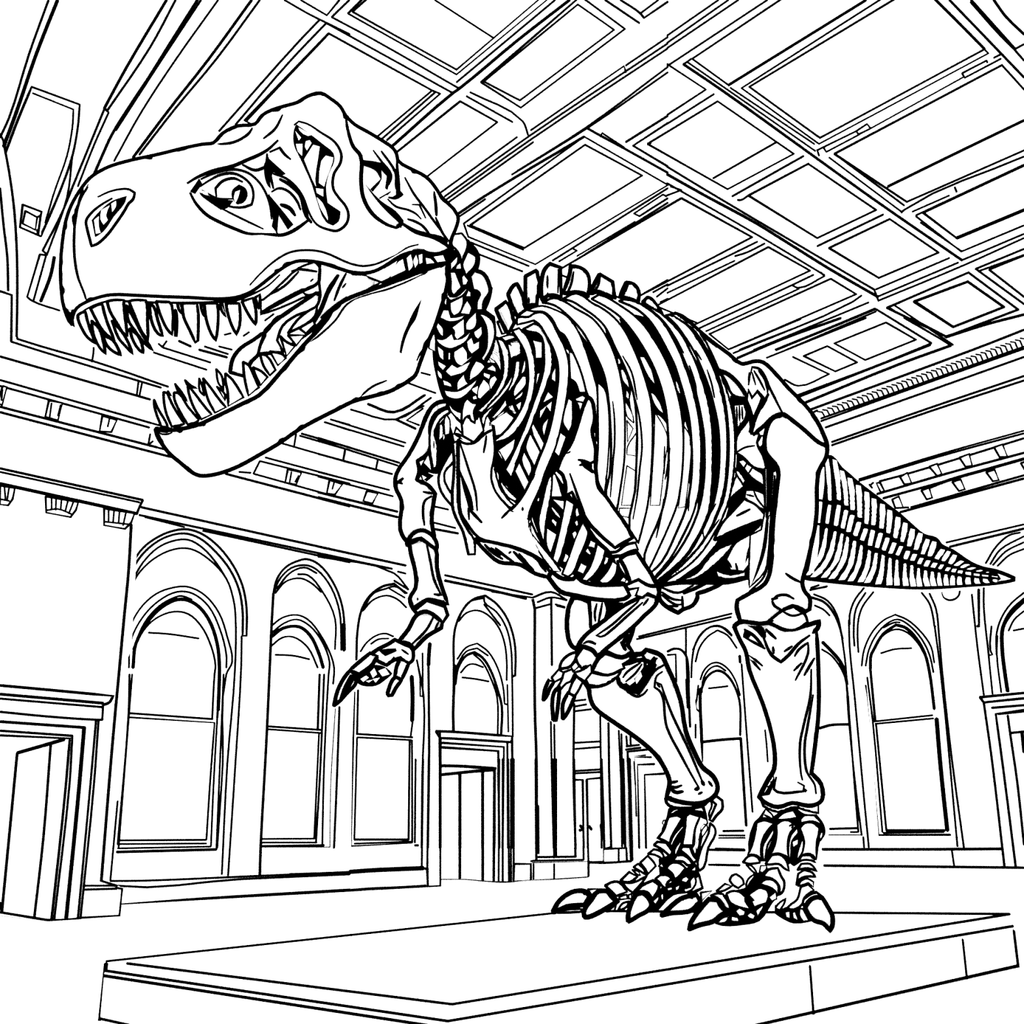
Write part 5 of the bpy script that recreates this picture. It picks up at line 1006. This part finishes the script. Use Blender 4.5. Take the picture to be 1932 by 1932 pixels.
for s, ww in (('Q 1230,692 1270,653 1370,663 1442,770 1412,817 1370,780 1310,732', 7), ('Q 1163,792 1230,738 1300,758 1342,820 1335,852 1240,802', 6), ('Q 1073,892 1160,813 1230,888 1252,930 1160,1022 1130,960', 6), ('Q 998,942 1050,903 1110,958 1142,1032 1080,992', 6), ('Q 983,972 1050,985 1077,1032 1050,1032', 5), ('Q 848,1097 950,998 1042,1050 960,1112 870,1107', 7), ('Q 672,1152 780,1106 840,1118 925,1222 800,1272 740,1212', 7), ('Q 478,1195 605,1188 520,1262', 6), ('Q 832,1282 920,1253 927,1302 845,1312', 5), ('Q 938,1262 975,1243 977,1302 945,1302', 5), ('Q 688,1447 800,1373 782,1442', 6), ('Q 818,1442 870,1358 947,1330 922,1392', 6),
              ('Q 1448,862 1490,808 1560,803 1632,850 1672,912 1610,922 1560,880 1460,872', 7), ('Q 1528,745 1560,713 1640,713 1672,800 1722,862 1680,892 1620,820', 6), ('Q 1368,952 1440,893 1520,898 1592,950 1500,1062 1460,1082 1450,1030 1390,972', 6), ('Q 998,1252 1100,1148 1220,1093 1292,1150 1282,1202 1220,1302 1200,1290 1150,1228 1080,1222', 8), ('Q 1243,1077 1310,1033 1400,1043 1432,1080 1370,1140 1372,1192 1320,1152 1290,1110', 6), ('Q 868,1117 990,1120 1152,1038 1100,1112 990,1232 930,1192', 6), ('Q 1208,1332 1285,1268 1292,1300 1250,1372', 5), ('Q 1300,1262 1340,1228 1342,1310 1320,1332', 5), ('Q 1198,1432 1230,1398 1242,1410 1210,1442', 4), ('Q 1548,1072 1600,1043 1632,1080 1600,1122 1538,1102', 5), ('Q 1558,1192 1650,1170 1640,1100 1690,1040 1710,1110 1660,1200 1590,1232', 5), ('Q 1630,990 1710,925 1705,985', 5), ('Q 1375,1180 1440,1165 1440,1200 1390,1215', 4), ('Q 1470,1170 1530,1140 1510,1200 1480,1215', 4), ('Q 1280,930 1320,900 1340,945', 4), ('Q 1380,1110 1420,1080 1440,1115 1370,1150', 4)):
    bone('toe_bone', rfoot, s, shift(RF, -0.02), ww * 0.95)
for s in ('Q 78,1455 130,1358 220,1268 340,1213 440,1218 502,1270 440,1372 240,1392 130,1442', 'Q 438,1512 435,1450 500,1338 600,1218 700,1213 772,1300 822,1330 720,1392 600,1462 480,1512', 'Q 938,1562 935,1500 980,1348 1030,1258 1100,1233 1162,1280 1197,1350 1192,1400 1140,1452 1060,1492 980,1542'):
    bone('claw', rfoot, s, shift(RF, -0.06), 10, lines={'Q 43': 'w8 Q 690,1210 740,1260 770,1310', 'Q 78': 'w6 Q 350,1200 420,1220 440,1255'}.get(s[:4], ''))
bone('claw', rfoot, 'Q 130,1462 200,1430 410,1418 395,1452 250,1460', shift(RF, -0.02), 6)
bone('heel', rfoot, 'Q 1560,1195 1640,1180 1700,1060 1745,1030 1785,1180 1640,1235', shift(RF, 0.1), 7, th=0.06)

# ---------------- tail
TAIL = affine((1560, 950, 8.05), (1910, 1092, 10.4), (1560, 1100, 8.05))
def edge(s):
    P = pts(s)
    return lambda t: np.array([np.interp(t, np.linspace(0, 1, len(P)), P[:, 0]), np.interp(t, np.linspace(0, 1, len(P)), P[:, 1])])
tail_gap_shade = bone('tail_gap_shade', rex, 'P 265,260 300,180 350,185 420,270 490,330 570,400 700,500 830,600 910,660 1000,740 1110,830 1210,860 1250,910 1350,960 1500,1060 1600,1100 1700,1120 1850,1175 1850,1205 1700,1230 1500,1245 1100,1268 700,1248 400,1222 250,1205 120,1190 140,1050 190,800 215,450', shift(TAIL, 0.06), 7, th=0.2, rr=22, black=True, label='solid black stand-in for shade between the white bones')  # black body that makes the shaded gaps between tail vertebrae
TOPX = [(300, 180), (365, 195), (425, 285), (490, 345), (560, 405), (630, 460), (690, 515), (760, 560), (820, 610), (890, 668), (950, 715), (1010, 765), (1075, 800), (1135, 850), (1190, 870), (1260, 935), (1310, 950), (1360, 980), (1420, 1030), (1470, 1058), (1530, 1085), (1590, 1108), (1650, 1125), (1720, 1140)]
MID1 = [(240, 560), (320, 560), (385, 600), (440, 640), (500, 700), (560, 755), (620, 765), (690, 790), (750, 830), (810, 870), (870, 900), (930, 940), (990, 965), (1050, 1000), (1110, 1020), (1170, 1040), (1230, 1055), (1290, 1080), (1340, 1090), (1390, 1105), (1450, 1120), (1520, 1135), (1590, 1145), (1670, 1155)]
MID2 = [(215, 750), (290, 770), (350, 790), (400, 820), (460, 850), (520, 890), (590, 930), (650, 950), (710, 970), (770, 995), (830, 1010), (900, 1040), (960, 1055), (1020, 1080), (1080, 1100), (1140, 1110), (1200, 1120), (1260, 1135), (1320, 1145), (1380, 1155), (1450, 1165), (1520, 1172), (1590, 1178), (1670, 1182)]
BOT = [(135, 1165), (225, 1180), (310, 1185), (370, 1195), (450, 1205), (520, 1215), (600, 1222), (650, 1228), (740, 1240), (830, 1248), (890, 1250), (960, 1253), (1020, 1258), (1070, 1258), (1130, 1256), (1180, 1254), (1230, 1252), (1280, 1250), (1330, 1248), (1390, 1245), (1460, 1240), (1540, 1235), (1620, 1228), (1700, 1222)]
TOPX.insert(0, (262, 250)); MID1.insert(0, (150, 540)); MID2.insert(0, (130, 735)); BOT.insert(0, (160, 1150))
n = len(TOPX)
BOT = [(x - max(0, 55 - 3.2 * i) * (i > 1), y) for i, (x, y) in enumerate(BOT)]
for i, (a, b) in enumerate(list(zip(MID1, MID2))):
    sft = 95 - 75 * min(1, i / 20)
    MID1[i], MID2[i] = (a[0] + sft, a[1]), (b[0] + sft, b[1])
for i in range(n):
    t = i / (n - 1)
    gap = (TOPX[min(i + 1, n - 1)][0] - TOPX[max(i - 1, 0)][0]) / 2 if 0 < i < n - 1 else 62
    hw = 0.41 * gap
    (xt, yt), (x1, y1), (x2, y2), (xb, yb) = TOPX[i], MID1[i], MID2[i], BOT[i]
    h1, h2 = (y1 - yt), (yb - y2)
    up_ = 'P %.0f,%.0f %.0f,%.0f %.0f,%.0f %.0f,%.0f %.0f,%.0f %.0f,%.0f' % (xt - hw * .6, yt + 6, xt + hw * .9, yt + 16, xt + (x1 - xt) * .6 + hw + 8, yt + h1 * .55, x1 + hw, y1 - 4, x1 - hw, y1 - 10, xt + (x1 - xt) * .6 - hw + 4, yt + h1 * .5)
    ce = 'P %.0f,%.0f %.0f,%.0f %.0f,%.0f %.0f,%.0f' % (x1 - hw, y1 + 8, x1 + hw, y1 + 14, x2 + hw, y2 - 4, x2 - hw, y2 - 10)
    k = 0.62
    lo = 'P %.0f,%.0f %.0f,%.0f %.0f,%.0f %.0f,%.0f %.0f,%.0f %.0f,%.0f' % (x2 - hw * .7, y2 + 8, x2 + hw * .8, y2 + 14, x2 + (xb - x2) * .25 + hw, y2 + h2 * k, xb + hw * 1.5, yb - 6, xb - hw * .4, yb - 4, x2 + (xb - x2) * .35 - hw * .9, y2 + h2 * k)
    more = [ce, lo]
    bone('tail_vertebra', rex, up_, shift(TAIL, -0.02), 1.6 if i < 15 else 1.4, th=0.06, more=more)
bone('tail_tip', rex, 'P 1700,1135 1780,1165 1838,1190 1780,1205 1700,1215 1740,1190', shift(TAIL, -0.03), 3, th=0.04)
# ================================================================== LIGHT
w = bpy.data.worlds.new('sky')
scene.world = w
w.use_nodes = True
bg = w.node_tree.nodes['Background']
bg.inputs['Color'].default_value = (1, 1, 1, 1)
bg.inputs['Strength'].default_value = 1.0
scene.view_settings.view_transform = 'Standard'
scene.view_settings.look = 'None'
scene.view_settings.gamma = 1.0
scene.view_settings.exposure = 2.3
scene.cycles.max_bounces = 48
scene.cycles.diffuse_bounces = 48
scene.cycles.use_denoising = False
